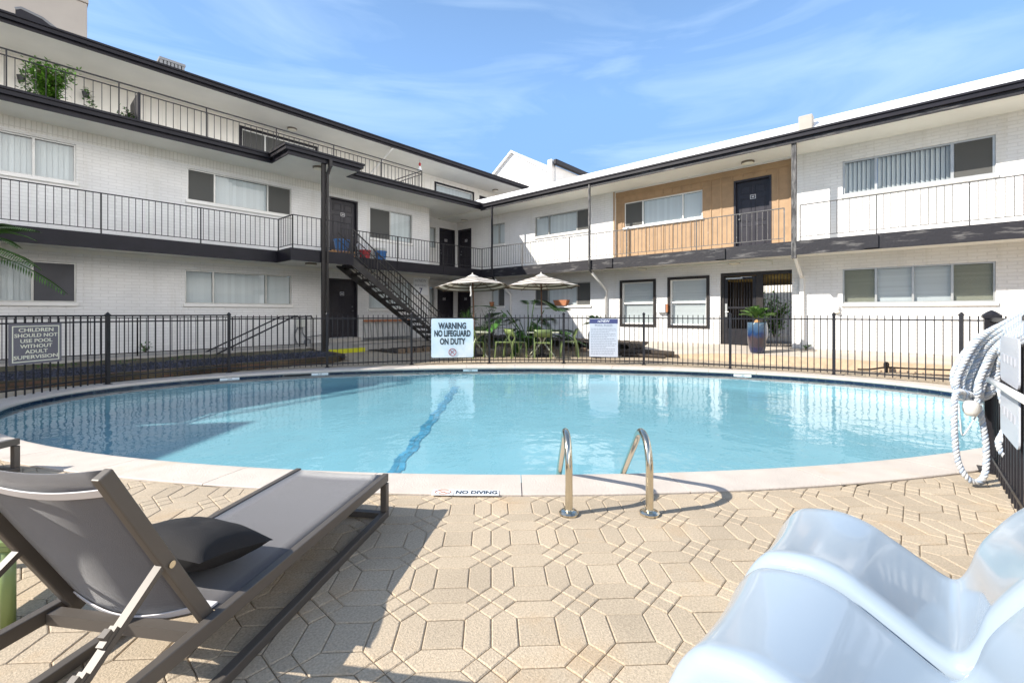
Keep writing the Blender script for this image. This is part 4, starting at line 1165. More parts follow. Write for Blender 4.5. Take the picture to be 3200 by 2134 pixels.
NF = thing('side_fence', 'near black picket fence at the right edge carrying rope and rescue gear', 'fence', (*cf(3.85, 3.6), 0))
NP = [(3.86, 3.58), (2.86, 2.44), (1.86, 1.30)]
fpost(*NP[0], 1.235, .085, NF, 0)
for k in (0, 1): fpanel(NP[k], NP[k + 1], True, NF, sp=.10)
fpost(*NP[1], 1.235, .06, NF, 0); fpost(*NP[2], 1.235, .06, NF, 0)

# ------------------------------------------------------------------ signs on the fence
def face_rot(a, b):
    A, B = Vector(cf(*a)), Vector(cf(*b)); d = B - A
    return math.atan2(d.y, d.x)
def on_fence(k, u, v, off=.03):
    a, b = FP[k], FP[k + 1]; r = (u - CX) / F0
    t = (a[0] - r * a[1]) / ((a[0] - r * a[1]) - (b[0] - r * b[1]))
    R = a[0] + (b[0] - a[0]) * t; F = a[1] + (b[1] - a[1]) * t
    p = cf(R, F, CZ + (HY - v) / F0 * F); ang = face_rot(a, b)
    n = Vector((math.sin(ang), -math.cos(ang), 0))
    return p + n * off, ang, F
def rrect(w, h, r, n=4):
    out = []
    for cx, cy, a0 in ((w / 2 - r, h / 2 - r, 0), (-w / 2 + r, h / 2 - r, 90), (-w / 2 + r, -h / 2 + r, 180), (w / 2 - r, -h / 2 + r, 270)):
        for k in range(n + 1):
            a = math.radians(a0 + 90 * k / n); out.append((cx + r * math.cos(a), cy + r * math.sin(a)))
    return out
def board(mb, w, h, r, y0, y1):
    q = rrect(w, h, r); n = len(q)
    mb.add([(x, y0, z) for x, z in q] + [(x, y1, z) for x, z in q], [tuple(range(n)), tuple(range(n, 2 * n))[::-1]] + [(n + i, n + (i + 1) % n, (i + 1) % n, i) for i in range(n)])
RX = (PI / 2, 0, 0)
p, ang, F = on_fence(4, 1414, 1056)
t = thing('warning_sign', 'pale blue WARNING NO LIFEGUARD ON DUTY sign wired to the pool fence', 'sign', p, ang)
w, h = 123 / F0 * F * 1.06, 121 / F0 * F
mb = MB(); board(mb, w, h, .04, -.004, .004); mb.build('panel', 'sign sky', t, world=False)
for k, (s, z) in enumerate((('WARNING', .29), ('NO LIFEGUARD', .105), ('ON DUTY', -.09))):
    text('lettering', s, h * .215, 'letter dark', t, (0, -.006, h * z * 1.05), RX, off=.009, fit=w * (.66, .86, .61)[k])
mb = MB(); zc = -h * .365
mb.tube([(.088 * math.cos(a * PI / 14), -.007, zc + .088 * math.sin(a * PI / 14)) for a in range(29)], .008, 5)
mb.bar((-.062, -.007, zc + .062), (.062, -.007, zc - .062), .012, .004, (0, 1, 0)); mb.bar((-.055, -.007, zc - .05), (.05, -.007, zc + .055), .012, .004, (0, 1, 0)); mb.lathe([(.001, -.011), (.013, 0), (.001, .011)], 6, (-.02, -.007, zc))
mb.build('symbol', 'letter red', t, world=False)
p, ang, F = on_fence(0, 108, 1073)
t = thing('children_sign', 'slate grey CHILDREN SHOULD NOT USE POOL WITHOUT ADULT SUPERVISION sign on the fence', 'sign', p, ang)
sc_ = 1.0
A = on_fence(0, 26, 1073)[0]; B = on_fence(0, 190, 1073)[0]; w = (B - A).length; h = 125 / F0 * F
mb = MB(); board(mb, w, h, .01, -.006, .006); mb.build('panel', 'sign slate', t, world=False)
mb = MB(); i = .035
for q in ((-w / 2 + i, w / 2 - i, h / 2 - i - .014, h / 2 - i), (-w / 2 + i, w / 2 - i, -h / 2 + i, -h / 2 + i + .014)): mb.box(q[0], q[1], -.009, -.0062, q[2], q[3])
for x in (-w / 2 + i, w / 2 - i - .014): mb.box(x, x + .014, -.009, -.0062, -h / 2 + i + .014, h / 2 - i - .014)
mb.build('border', 'letter cream', t, world=False)
for k, s in enumerate(('CHILDREN', 'SHOULD NOT', 'USE POOL', 'WITHOUT', 'ADULT', 'SUPERVISION')):
    text('lettering', s, h * .125, 'letter cream', t, (0, -.008, h * (.335 - k * .133)), RX, off=.0012, fit=w * (.66, .82, .61, .61, .43, .84)[k])
p, ang, F = on_fence(6, 1886, 1055)
t = thing('rules_sign', 'white POOL RULES sign with blue header and fine grey lines on the fence', 'sign', p, ang)
w, h = 84 / F0 * F * 1.04, 119 / F0 * F
mb = MB(); board(mb, w, h, .01, -.004, .004); mb.build('panel', 'sign pale', t, world=False)
mb = MB(); mb.box(-w / 2 + .002, w / 2 - .002, -.007, -.0042, h / 2 - .12, h / 2 - .012); mb.build('header', 'letter navy', t, world=False)
text('lettering', "re'NEW", .085, 'sign white', t, (0, -.009, h / 2 - .066), RX, off=.001)
text('lettering', 'POOL RULES', .075, 'letter slate', t, (0, -.006, h / 2 - .17), RX)
mb = MB()
for k in range(16):
    x = -w / 2 + .04; z = h / 2 - .25 - k * .042
    while x < w / 2 - .05:
        l = random.uniform(.02, .07)
        if x + l > w / 2 - .03 or (k % 3 == 2 and x > random.uniform(0, .3)): break
        mb.box(x, x + l, -.0055, -.0042, z - .007, z + .007); x += l + .014
mb.build('fine_print', 'letter slate', t, world=False)

# ------------------------------------------------------------------ grab rails
GR = thing('pool_ladder', 'pair of polished steel grab rails arching from the deck into the pool', 'pool ladder', (*cf(.6, 2.9), 0))
for R in (.362, .875):
    mb = MB(); R2 = R + .02
    pth = smooth_path([cf(R, 2.83, 0), cf(R, 2.83, .2), cf(R - .001, 2.835, .34), cf(R, 2.90, .445), cf(R, 3.0, .475), cf(R + .005, 3.09, .44), cf(R + .01, 3.2, .34), cf(R + .015, 3.5, .06), cf(R + .02, 3.66, -.10), cf(R + .02, 3.74, -.22), cf(R + .02, 3.76, -.45)], 7)
    mb.tube(pth, .024, 14); r = mb.build('rail', 'steel', GR, smooth=True)
    x, y = cf(R, 2.83); mb = MB(); mb.lathe([(.062, 0), (.062, .012), (.05, .022), (.03, .026), (.027, .03)], 24, (x, y, .001)); mb.build('flange', 'steel', r)
for z in (-.2, -.36):
    mb = MB(); a, b = cf(.38, 3.76, z), cf(.9, 3.76, z); mb.bar(a, b, .08, .025); mb.build('step', 'steel', GR)

# ------------------------------------------------------------------ sun lounger
def make_lounger():
    t = thing('sun_lounger', 'bronze framed sun lounger with raised grey sling back beside the pool', 'sun lounger', (0, 0, 0), 0, 'sling sun loungers')
    kw = dict(world=False); w = .32; ht = .27; yh, yn = -1.30, -1.96
    for sx in (-1, 1):
        mb = MB(); x = sx * (w - .02)
        mb.box(x - .017, x + .017, yn, 0, ht - .05, ht); mb.build('side_rail', 'bronze frame', t, bevel=.004, **kw)
        mb = MB(); mb.box(x - .02, x + .02, -.042, -.001, .042, ht - .056); mb.build('leg', 'bronze frame', t, bevel=.004, **kw)
        mb = MB(); mb.box(x - .02, x + .02, yn, yn + .04, .042, ht - .056); mb.build('leg', 'bronze frame', t, bevel=.004, **kw)
        mb = MB(); mb.box(x - .02, x + .02, yn, 0, 0, .041); mb.build('base_rail', 'bronze frame', t, bevel=.004, **kw)
    for q in ((-.05, -.012, .004, .038), (-.05, -.015, ht - .05, ht - .015), (yh - .1, yh - .06, ht - .05, ht - .012)):
        mb = MB(); mb.box(-w + .041, w - .041, *q); mb.build('cross_bar', 'bronze frame', t, **kw)
    mb = MB(); mb.tube([(-w + .04, yn + .03, .12), (w - .04, yn + .03, .12)], .018, 8); mb.build('cross_bar', 'bronze frame', t, smooth=True, **kw)
    mb = MB(); n = 12; m_ = 8; vs = []; fs = []
    for j in range(n + 1):
        for i in range(m_ + 1):
            x = -w + .035 + (2 * w - .07) * i / m_; y = -.015 + (yh + .02) * j / n; s = math.sin(PI * i / m_) * .012
            vs.append((x, y, ht - .006 - s * (1 if 0 < j < n else .5)))
    for j in range(n):
        for i in range(m_): fs.append((j * (m_ + 1) + i, (j + 1) * (m_ + 1) + i, (j + 1) * (m_ + 1) + i + 1, j * (m_ + 1) + i + 1))
    mb.add(vs, fs); s = mb.build('bed_sling', 'sling', t, smooth=True, **kw); m2 = s.modifiers.new('thick', 'SOLIDIFY'); m2.thickness = .003
    mb = MB(); mb.box(-w + .06, w - .06, yh + .0, yh + .03, ht - .006, ht + .002); mb.build('sling_hem', 'piping', s)
    # backrest
    L = .69; ca_, sa_ = math.cos(math.radians(61)), math.sin(math.radians(61))
    B = lambda x, k, d=0: Vector((x, yh - .02 - ca_ * k - sa_ * d, ht - .02 + sa_ * k - ca_ * d))
    bw = w - .055
    for sx in (-1, 1):
        mb = MB(); mb.bar(B(sx * bw, -.03), B(sx * bw, L), .028, .042, B(0, 0, -1) - B(0, 0, 0)); b = mb.build('back_frame', 'bronze frame', t, bevel=.004, **kw)
        mb = MB(); q = B(sx * bw, .30); o = Vector((sx, 0, 0)); mb.tube([q + o * .012, q + o * .019], .011, 10); q = B(sx * bw, .0); mb.tube([q + o * .012, q + o * .019], .014, 10); mb.build('bolt', 'steel', b, smooth=False)
        # notched prop
        mb = MB(); a = B(sx * (bw - .002), .31, .036); e = Vector((sx * (w - .045), yn + .16, ht - .0)); a2 = a + Vector((0, 0, 0))
        d = (e - a2).normalized(); nrm = Vector((0, d.z, -d.y)); L2 = (e - a2).length
        mb.bar(a2 - d * .02, e, .026, .018, nrm)
        for k in range(3):
            q = a2 + d * (.14 + .10 * k); mb.bar(q + nrm * .008, q + d * .05 + nrm * .008, .022, .026, nrm); mb.bar(q + d * .012 + nrm * .024, q + d * .034 + nrm * .028, .02, .018, nrm)
        mb.build('prop_bar', 'bronze frame', t, **kw)
    mb = MB(); vs = []; fs = []; n = 10; m_ = 8
    for j in range(n + 1):
        for i in range(m_ + 1):
            x = -bw + .012 + (2 * bw - .024) * i / m_; k = .01 + (L - .012) * j / n; bow = .045 * math.sin(PI * i / m_) * (1 - .75 * j / n)
            vs.append(B(x, k + (0 if 0 < j < n else -.02 * math.sin(PI * i / m_) * (1 if j == 0 else 1.0)), bow - .012))
    for j in range(n):
        for i in range(m_): fs.append((j * (m_ + 1) + i, j * (m_ + 1) + i + 1, (j + 1) * (m_ + 1) + i + 1, (j + 1) * (m_ + 1) + i))
    mb.add(vs, fs); s = mb.build('back_sling', 'sling', t, smooth=True, **kw); m2 = s.modifiers.new('thick', 'SOLIDIFY'); m2.thickness = .004
    for k, nm in ((.03, 'lower_hem'), (.60, 'upper_hem')):
        mb = MB(); vs = []; fs = []
        for i in range(17):
            x = -bw + .02 + (2 * bw - .04) * i / 16; bow = .045 * math.sin(PI * i / 16) * (1 - .75 * k / L); dk = -.02 * math.sin(PI * i / 16)
            for e in (0, .026): vs.append(B(x, k + dk + e, bow - .012 + .006))
        for i in range(16): fs.append((2 * i, 2 * i + 1, 2 * i + 3, 2 * i + 2))
        mb.add(vs, fs); q = mb.build(nm, 'piping', s); m2 = q.modifiers.new('thick', 'SOLIDIFY'); m2.thickness = .004; m2.offset = 0
    return t
LG = make_lounger()
x, y = cf(-1.09, 2.85); LG.location = (x, y, 0); LG.rotation_euler = (0, 0, rz(-8.9))
L2 = copy_tree(LG); x, y = cf(-4.28, 3.62); L2.location = (x, y, 0); L2.rotation_euler = (0, 0, rz(-6))
L2['label'] = 'second sun lounger of which only a bronze foot corner shows at the left picture edge'
LG['label'] = 'bronze framed sun lounger with raised grey sling back and black cushion beside the pool'
# cushion
mb = MB(); n = 20; vs = []; fs = []
for side in (1, -1):
    for j in range(n + 1):
        for i in range(n + 1):
            a, b = 2 * i / n - 1, 2 * j / n - 1
            pin = 1 - .09 * (1 - a * a) * abs(b) - .0; pin2 = 1 - .09 * (1 - b * b) * abs(a)
            hgt = .082 * ((1 - abs(a) ** 2.6) * (1 - abs(b) ** 2.6)) ** .55
            wr = noise.noise(Vector((a * 3, b * 3, side * 2.))) * .012 * (1 - max(abs(a), abs(b)))
            vs.append((a * .24 * pin2, b * .175 * pin, side * (hgt + wr)))
for s_ in (0, 1):
    o = s_ * (n + 1) ** 2
    for j in range(n):
        for i in range(n):
            q = (o + j * (n + 1) + i, o + j * (n + 1) + i + 1, o + (j + 1) * (n + 1) + i + 1, o + (j + 1) * (n + 1) + i)
            fs.append(q if s_ == 0 else q[::-1])
mb.add(vs, fs)
cu = mb.build('cushion', 'black cloth', smooth=True); tag(cu, 'black fabric cushion lying against the lounger back', 'cushion')
cu.location = cf(-1.28, 1.77, .365); cu.rotation_euler = (math.radians(-14), math.radians(0), rz(-14))
# green side table half hidden behind the lounger
def slat_table(name, lab, loc, rot, w, ht, m):
    t = thing(name, lab, 'side table', loc, rot); mb = MB()
    for k in range(6): mb.box(-w / 2, w / 2, -w / 2 + w * k / 6 + .004, -w / 2 + w * (k + 1) / 6 - .004, ht - .022, ht)
    mb.box(-w / 2 + .01, w / 2 - .01, -w / 2 + .01, w / 2 - .01, ht - .045, ht - .023)
    mb.build('top', 'green metal' if m is None else m, t, world=False, bevel=.004)
    for sx in (-1, 1):
        for sy in (-1, 1): MB().tube([(sx * (w / 2 - .04), sy * (w / 2 - .04), 0), (sx * (w / 2 - .04), sy * (w / 2 - .04), ht - .046)], .026, 10).build('leg', 'green metal', t, world=False, smooth=True)
    return t
x, y = cf(-2.33, 2.02); slat_table('side_table', 'small green slatted side table behind the lounger back', (x, y, 0), rz(8), .55, .36, None)

# ------------------------------------------------------------------ wavy white loungers
def wave_lounger():
    t = thing('wave_lounger', '', 'pool lounger', (0, 0, 0), 0, 'glossy wave shaped pool loungers')
    pr = smooth_path([Vector((s, 0, z)) for s, z in ((-.21, .0), (-.19, .08), (-.165, .17), (-.135, .265), (-.10, .345), (-.055, .405), (0, .43), (.09, .445), (.18, .43), (.26, .39), (.34, .345), (.40, .312), (.435, .31), (.462, .36), (.485, .44), (.52, .51), (.58, .60), (.68, .70), (.82, .79), (1.0, .85), (1.16, .84), (1.28, .77))], 6)
    Wd = .57; T = .045; mb = MB(); sec = []
    rr = .048
    for k in range(7): q = PI / 2 * k / 6; sec.append((Wd / 2 - rr + rr * math.cos(q), -rr + rr * math.sin(q)))
    for k in range(1, 16): f_ = k / 16; sec.append((Wd / 2 - rr - (Wd - 2 * rr) * f_, -.013 * math.sin(PI * f_) ** .8))
    for k in range(7): q = PI / 2 + PI / 2 * k / 6; sec.append((-Wd / 2 + rr + rr * math.cos(q), -rr + rr * math.sin(q)))
    n = len(sec) + 4; vs = []; fs = []
    for i, p in enumerate(pr):
        tg = (pr[min(i + 1, len(pr) - 1)] - pr[max(i - 1, 0)]).normalized(); nr = Vector((-tg.z, 0, tg.x))
        ring_ = [p + nr * b + Vector((0, a, 0)) for a, b in sec]
        ring_ = [Vector((q.x, q.y, max(q.z, 0))) for q in ring_]
        lo = max(0, min(p.z - .06, (p.x - .62) * .75)) if p.x > .62 else 0
        e0, e1 = ring_[0], ring_[-1]
        ring_ = [Vector((e0.x, e0.y * .97, lo)), Vector((e0.x, e0.y, lo + (e0.z - lo) * .5))] + ring_ + [Vector((e1.x, e1.y, lo + (e1.z - lo) * .5)), Vector((e1.x, e1.y * .97, lo))]
        vs += ring_
    for i in range(len(pr) - 1):
        for j in range(n): fs.append((i * n + j, i * n + (j + 1) % n, (i + 1) * n + (j + 1) % n, (i + 1) * n + j))
    fs.append(tuple(range(n))[::-1]); fs.append(tuple((len(pr) - 1) * n + j for j in range(n)))
    mb.add(vs, fs); mb.build('shell', 'wave shell', t, world=False, smooth=True)
    MB().box(.0, .5, -.2, .2, -.002, .012).build('foot', 'black iron', t, world=False)
    return t
# axes in the camera frame: length (.715,-.70), width (.70,.715)
WLa = wave_lounger(); ang = math.atan2(-.70, .715)
rotw = math.radians(math.degrees(ang) - HEAD)
hA = (.50, 1.10); 
def place_wave(t, nr, lab, dz=0):
    c_ = (nr[0] + .70 * .285, nr[1] + .715 * .285); x, y = cf(*c_); t.location = (x, y, dz); t.rotation_euler = (0, 0, rotw); t['label'] = lab
place_wave(WLa, (.497, 1.10), 'nearest pale blue wave lounger, only its hump showing at the bottom edge')
WLb = copy_tree(WLa); place_wave(WLb, (.915, 1.522), 'farther pale blue wave lounger, its rising back cut by the right picture edge', .015)

# ------------------------------------------------------------------ rope and rescue gear on the near fence
RP = thing('rope_coil', 'thick coil of white twisted rope hung on the near fence post', 'rope', cf(3.3, 3.3, .4))
def twisted(pts, name, r=.0105, pitch=.085, n=6):
    pth = smooth_path(pts, 9); L = [0]
    for a, b in zip(pth[:-1], pth[1:]): L.append(L[-1] + (b - a).length)
    m = int(L[-1] / .010); res = []; k = 0
    for i in range(m + 1):
        s = L[-1] * i / m
        while k < len(L) - 2 and L[k + 1] < s: k += 1
        q = (s - L[k]) / max(1e-6, L[k + 1] - L[k]); res.append((s, pth[k].lerp(pth[k + 1], q)))
    mb = MB()
    for st in range(3):
        mb.mi = 1 if st == 2 else 0; out = []
        for i, (s, p) in enumerate(res):
            tg = (res[min(i + 1, m)][1] - res[max(i - 1, 0)][1]).normalized(); u = tg.cross(Vector((.3, .2, .9))).normalized(); v = tg.cross(u)
            a = 2 * PI * (s / pitch + st / 3); out.append(p + (u * math.cos(a) + v * math.sin(a)) * r * 1.02)
        mb.tube(out, r, n)
    return mb.build(name, 'rope', RP, smooth=True, mats=['rope', 'rope shadow blue'])
for k in range(17):
    f_ = k / 16; dF = random.uniform(-.09, .07); g_ = math.sin(PI * f_); j_ = lambda q: random.uniform(-q, q)
    twisted([at(3250, 952 + 95 * f_, 2.28 + dF * .3), at(3152 + 14 * f_, 1002 + 92 * f_ + j_(4), 2.96 + dF * .5), at(3052 + 84 * f_, 1060 + 92 * f_ - 6 * g_ + j_(5), 3.3 + dF), at(2990 + 132 * f_ + j_(5), 1146 + 58 * f_ + 10 * g_, 3.34 + dF),
             at(2980 + 138 * f_, 1196 + 30 * g_ + j_(5), 3.34 + dF), at(3002 + 92 * f_, 1234 + 16 * g_, 3.34 + dF * .5), at(3034 + 14 * f_, 1250, 3.33)], 'strand')
for k in range(7):
    f_ = k / 6; dF = .09 + random.uniform(-.03, .03)
    twisted([at(3245, 975 + 45 * f_, 2.32), at(3130, 1045 + 52 * f_, 3.05 + dF), at(3030 + 60 * f_, 1125 + 45 * f_, 3.4 + dF), at(3000 + 90 * f_, 1208, 3.4 + dF), at(3040, 1245, 3.38)], 'strand')
twisted([at(3040, 1235, 3.3), at(2990, 1225, 3.28), at(2982, 1290, 3.28), at(2984, 1370, 3.28), at(2994, 1440, 3.28), at(3020, 1490, 3.26), at(3052, 1506, 3.26), at(3078, 1480, 3.27), at(3082, 1400, 3.28), at(3070, 1320, 3.28), at(3052, 1245, 3.28)], 'loop')
twisted([at(3118, 1195, 3.3), at(3122, 1215, 3.24), at(3138, 1270, 3.2), at(3146, 1320, 3.18), at(3130, 1362, 3.16), at(3120, 1380, 3.15), at(3128, 1410, 3.14), at(3150, 1428, 3.13), at(3160, 1415, 3.13), at(3148, 1392, 3.13), at(3132, 1368, 3.14)], 'loop')
mb = MB(); mb.tube(smooth_path([at(2996, 1262, 3.26), at(3000, 1310, 3.26), at(3006, 1358, 3.26), at(3022, 1345, 3.26), at(3050, 1300, 3.26)], 6), .005, 6); mb.build('cord', 'rope', RP, smooth=True)
fl = thing('rope_float', 'cream plastic float cup dangling under the rope coil', 'float', at(3035, 1275, 3.26))
mb = MB(); mb.lathe([(.004, -.06), (.03, -.055), (.045, -.025), (.048, .015), (.04, .045), (.015, .055)], 16); mb.build('cup', 'canopy cream', fl, world=False, smooth=True)
mb = MB(); mb.box(.07, .15, -.02, .02, -.03, .01); mb.build('clip', 'grey box', fl, world=False, bevel=.006)
d = (Vector(cf(*NP[1])) - Vector(cf(*NP[0]))).normalized(); nrm = Vector((-d.y, d.x))
if nrm.dot(Vector(cf(-1, 0))) < 0: nrm = -nrm
def nf(s, z, o=.03):
    a = Vector(cf(*NP[0])); return Vector((a.x + d.x * s + nrm.x * o, a.y + d.y * s + nrm.y * o, z))
angn = math.atan2(d.y, d.x)
for (z0, z1, lab) in ((.84, 1.13, 'upper clear plastic notice board at the right picture edge'), (.50, .80, 'lower clear plastic notice board at the right picture edge')):
    b_ = thing('notice_board', lab + ' on the near fence', 'notice board', nf(1.17, (z0 + z1) / 2, .045), angn)
    sgn = 1
    h = z1 - z0; mb = MB(); q = rrect(.62, h, .05); n = len(q)
    mb.add([(x, -.004, z) for x, z in q] + [(x, .004, z) for x, z in q], [tuple(range(n)), tuple(range(n, 2 * n))[::-1]] + [(n + i, n + (i + 1) % n, (i + 1) % n, i) for i in range(n)]); mb.build('sheet', 'sign pale', b_, world=False)
    mb = MB()
    for x in (-.22, -.1, .02, .14): mb.box(x, x + .07, -.007, -.0042, -.02, .03); mb.box(x, x + .07, .0042, .007, -.02, .03)
    mb.build('lettering', 'letter grey', b_, world=False)
pole = MB(); pole.tube([nf(.80, .82, .09), nf(2.2, .86, .09)], .02, 10); tag(pole.build('rescue_pole', 'vinyl frame', smooth=True), 'white rescue pole lying along the near fence between the notice boards', 'pole')

# ------------------------------------------------------------------ tables, chairs, umbrellas behind the fence
def make_chair():
    t = thing('garden_chair', '', 'chair', (0, 0, 0), 0, 'green metal garden chairs'); kw = dict(world=False)
    mb = MB(); n = 6; vs = []; fs = []
    mb.box(-.21, .21, -.19, .22, .43, .452); mb.box(-.20, .20, .20, .222, .40, .431); mb.build('seat', 'green metal', t, bevel=.01, **kw)
    mb = MB(); m_ = 8
    for k in range(m_ + 1):
        x = -.235 + .47 * k / m_; y0 = -.175 - .02 * math.sin(PI * k / m_); y1 = -.25 - .05 * math.sin(PI * k / m_)
        for y, z in ((y0, .61), ((y0 + y1) / 2 - .006, .71), (y1, .80 + .012 * math.sin(PI * k / m_))): vs.append((x, y, z))
    for k in range(m_):
        for j in range(2): fs.append((3 * k + j, 3 * k + 3 + j, 3 * k + 4 + j, 3 * k + 1 + j))
    mb.add(vs, fs); b = mb.build('backrest', 'green metal', t, smooth=True, **kw); s_ = b.modifiers.new('t', 'SOLIDIFY'); s_.thickness = .018
    for sx in (-1, 1):
        mb = MB(); pth = smooth_path([(sx * .235, -.27, 0), (sx * .235, -.225, .40), (sx * .235, -.165, .53), (sx * .235, -.155, .60), (sx * .235, -.19, .68), (sx * .235, -.25, .80)], 5)
        for a, c_ in zip(pth[:-1], pth[1:]): mb.bar(a, c_ + (c_ - a) * .15, .02, .045, (0, 1, 0))
        mb.build('back_leg', 'green metal', t, **kw)
        mb = MB(); mb.bar((sx * .21, .24, 0), (sx * .215, .20, .43), .03, .034, (0, 1, 0)); mb.build('front_leg', 'green metal', t, **kw)
    return t
CH = [(1478, 1117, -35, 'green chair whose back peeks out right of the blue warning sign'),
      (1572, 1117, 92, 'green chair turned side-on facing the warning sign, between the two tables'),
      (1612, 1117, -62, 'green chair turned to the second table, back to back with the side-on one'),
      (1696, 1121, -3, 'green chair with its back to the pool in front of the second table'),
      (1776, 1115, 88, 'green chair facing left at the free end of the second table'),
      (1500, 1099, 175, 'green chair on the wall side of the table behind the warning sign'),
      (1668, 1099, 172, 'green chair on the wall side of the second table, mostly hidden')]
ch0 = make_chair()
for k, (u, v, a, lab) in enumerate(CH):
    c_ = ch0 if k == 0 else copy_tree(ch0)
    x, y = on_z(u, v, 0); c_.location = (x, y, 0); c_.rotation_euler = (0, 0, rz(a)); c_['label'] = lab
def make_table():
    t = thing('patio_table', '', 'table', (0, 0, 0), 0, 'pale square patio tables'); kw = dict(world=False)
    mb = MB(); mb.box(-.45, .45, -.45, .45, .70, .728); mb.build('tabletop', 'pale table', t, bevel=.008, **kw)
    for k in range(4):
        a = PI / 4 + k * PI / 2; c_, s_ = math.cos(a), math.sin(a)
        mb = MB(); pth = smooth_path([(.50 * c_, .50 * s_, 0), (.2 * c_, .2 * s_, .28), (.06 * c_, .06 * s_, .42), (.14 * c_, .14 * s_, .56), (.38 * c_, .38 * s_, .70)], 5); mb.tube(pth, .018, 8); mb.build('leg', 'pale table', t, smooth=True, **kw)
    return t
tb = make_table(); x, y = cf(*[(1484 - CX) / F0 * 13.05, 13.05]); tb.location = (x, y, 0); tb.rotation_euler = (0, 0, rz(6)); tb['label'] = 'pale square table half hidden by the blue warning sign'
tb2 = copy_tree(tb); x2, y2 = cf((1694 - CX) / F0 * 13.0, 13.0); tb2.location = (x2, y2, 0); tb2.rotation_euler = (0, 0, rz(2)); tb2['label'] = 'pale square table in the open between the green chairs'
def make_umbrella():
    t = thing('patio_umbrella', '', 'umbrella', (0, 0, 0), 0, 'striped patio umbrellas'); kw = dict(world=False)
    MB().tube([(0, 0, .0), (0, 0, 2.40)], .022, 10).build('pole', 'pole wood', t, smooth=True, **kw)
    MB().lathe([(.24, 0), (.24, .05), (.06, .08), (.04, .3)], 20).build('base', 'black iron', t, **kw)
    NR, R, top, rim = 11, 1.13, 2.36, 2.03
    mb = MB(); vs = []; fs = []
    prof = [(R * k / NR, top - (top - rim) * (k / NR) ** 1.3) for k in range(NR + 1)]
    sub = 4
    for r, z in prof:
        for s in range(8):
            for q in range(sub):
                a0, a1 = s * PI / 4, (s + 1) * PI / 4; f_ = q / sub
                x = r * (math.cos(a0) * (1 - f_) + math.cos(a1) * f_); y = r * (math.sin(a0) * (1 - f_) + math.sin(a1) * f_)
                vs.append((x, y, z - .035 * (r / R) * math.sin(PI * f_) * .5 + .02 * (r / R) * (4 * f_ * (1 - f_)) * (1 if r == R else 0)))
    n = 8 * sub; o = len(mb.v); mb.v += vs
    for k in range(NR):
        for j in range(n):
            mb.f.append((k * n + j, (k + 1) * n + j, (k + 1) * n + (j + 1) % n, k * n + (j + 1) % n)); mb.m.append(1 if k % 2 == 0 and k < 11 and k > 0 else 0)
    c_ = mb.build('canopy', '', t, mats=['canopy cream', 'canopy taupe'], **kw)
    m2 = c_.modifiers.new('t', 'SOLIDIFY'); m2.thickness = .004
    MB().lathe([(.20, 2.335), (.14, 2.37), (.03, 2.42), (.018, 2.45), (.005, 2.48)], 16).build('cap', 'canopy cream', t, **kw)
    for s in range(8):
        a = s * PI / 4; pts = [(r * math.cos(a), r * math.sin(a), z - .018) for r, z in prof]
        mb = MB(); mb.tube(pts, .008, 5); mb.tube([(.03 * math.cos(a), .03 * math.sin(a), 2.0), (.5 * math.cos(a), .5 * math.sin(a), prof[5][1] - .02)], .006, 5); mb.build('rib', 'pole wood', t, **kw)
    return t
um = make_umbrella(); um.location = tb.location; um.rotation_euler = (math.radians(-4.5), math.radians(-1), rz(14)); um['label'] = 'striped cream umbrella over the table behind the warning sign, taupe underside showing'
um2 = copy_tree(um); um2.location = tb2.location; um2.rotation_euler = (math.radians(-2), math.radians(.5), rz(30)); um2['label'] = 'striped cream umbrella over the open table, nearer the black framed windows'
x, y, z = um.location
ST_ = thing('umbrella_tie', 'loose white tie strap hanging from the umbrella by the warning sign', 'strap', (*cf((1471 - CX) / F0 * 12.1, 12.1), 1.85))
p = cf((1471 - CX) / F0 * 12.1, 12.1); MB().tube(smooth_path([(p[0], p[1], 2.0), (p[0], p[1], 1.9), (p[0] + .015, p[1], 1.8), (p[0] - .01, p[1], 1.72)], 4), [.02] * 12 + [.012], 6).build('strap', 'canopy cream', ST_)

# ------------------------------------------------------------------ plants
def leaf(mb, p, d, L, w, up=Vector((0, 0, 1)), droop=0):
    d = Vector(d).normalized(); sd = d.cross(up)
    if sd.length < .05: sd = d.cross(Vector((1, 0, 0)))
    sd.normalize(); p = Vector(p)
    m = p + d * L * .5 + Vector((0, 0, -droop * .25)); e = p + d * L + Vector((0, 0, -droop))
    mb.add([p, m + sd * w / 2, e, m - sd * w / 2], [(0, 1, 2), (0, 2, 3)])
def frond(mb, base, az, el, L, droop, n, ll, lw, st=None, ang=55, vee=.25):
    base = Vector(base); pts = []
    for k in range(n + 1):
        s = k / n; h = Vector((math.cos(az), math.sin(az), 0)); pts.append(base + h * L * s * math.cos(el) + Vector((0, 0, L * s * math.sin(el) - droop * s * s)))
    for k in range(2, n + 1):
        s = k / n; t = (pts[k] - pts[k - 1]).normalized(); sd = t.cross(Vector((0, 0, 1))).normalized(); l = ll * math.sin(PI * (.12 + .83 * s)) ** .6
        for q in (-1, 1):
            d = t * math.cos(math.radians(ang)) + sd * q * math.sin(math.radians(ang)) + Vector((0, 0, vee)); leaf(mb, pts[k], d, l, lw, droop=l * .12)
    if st is not None: st.tube(pts, [.010 * (1 - .7 * k / n) for k in range(n + 1)], 5)
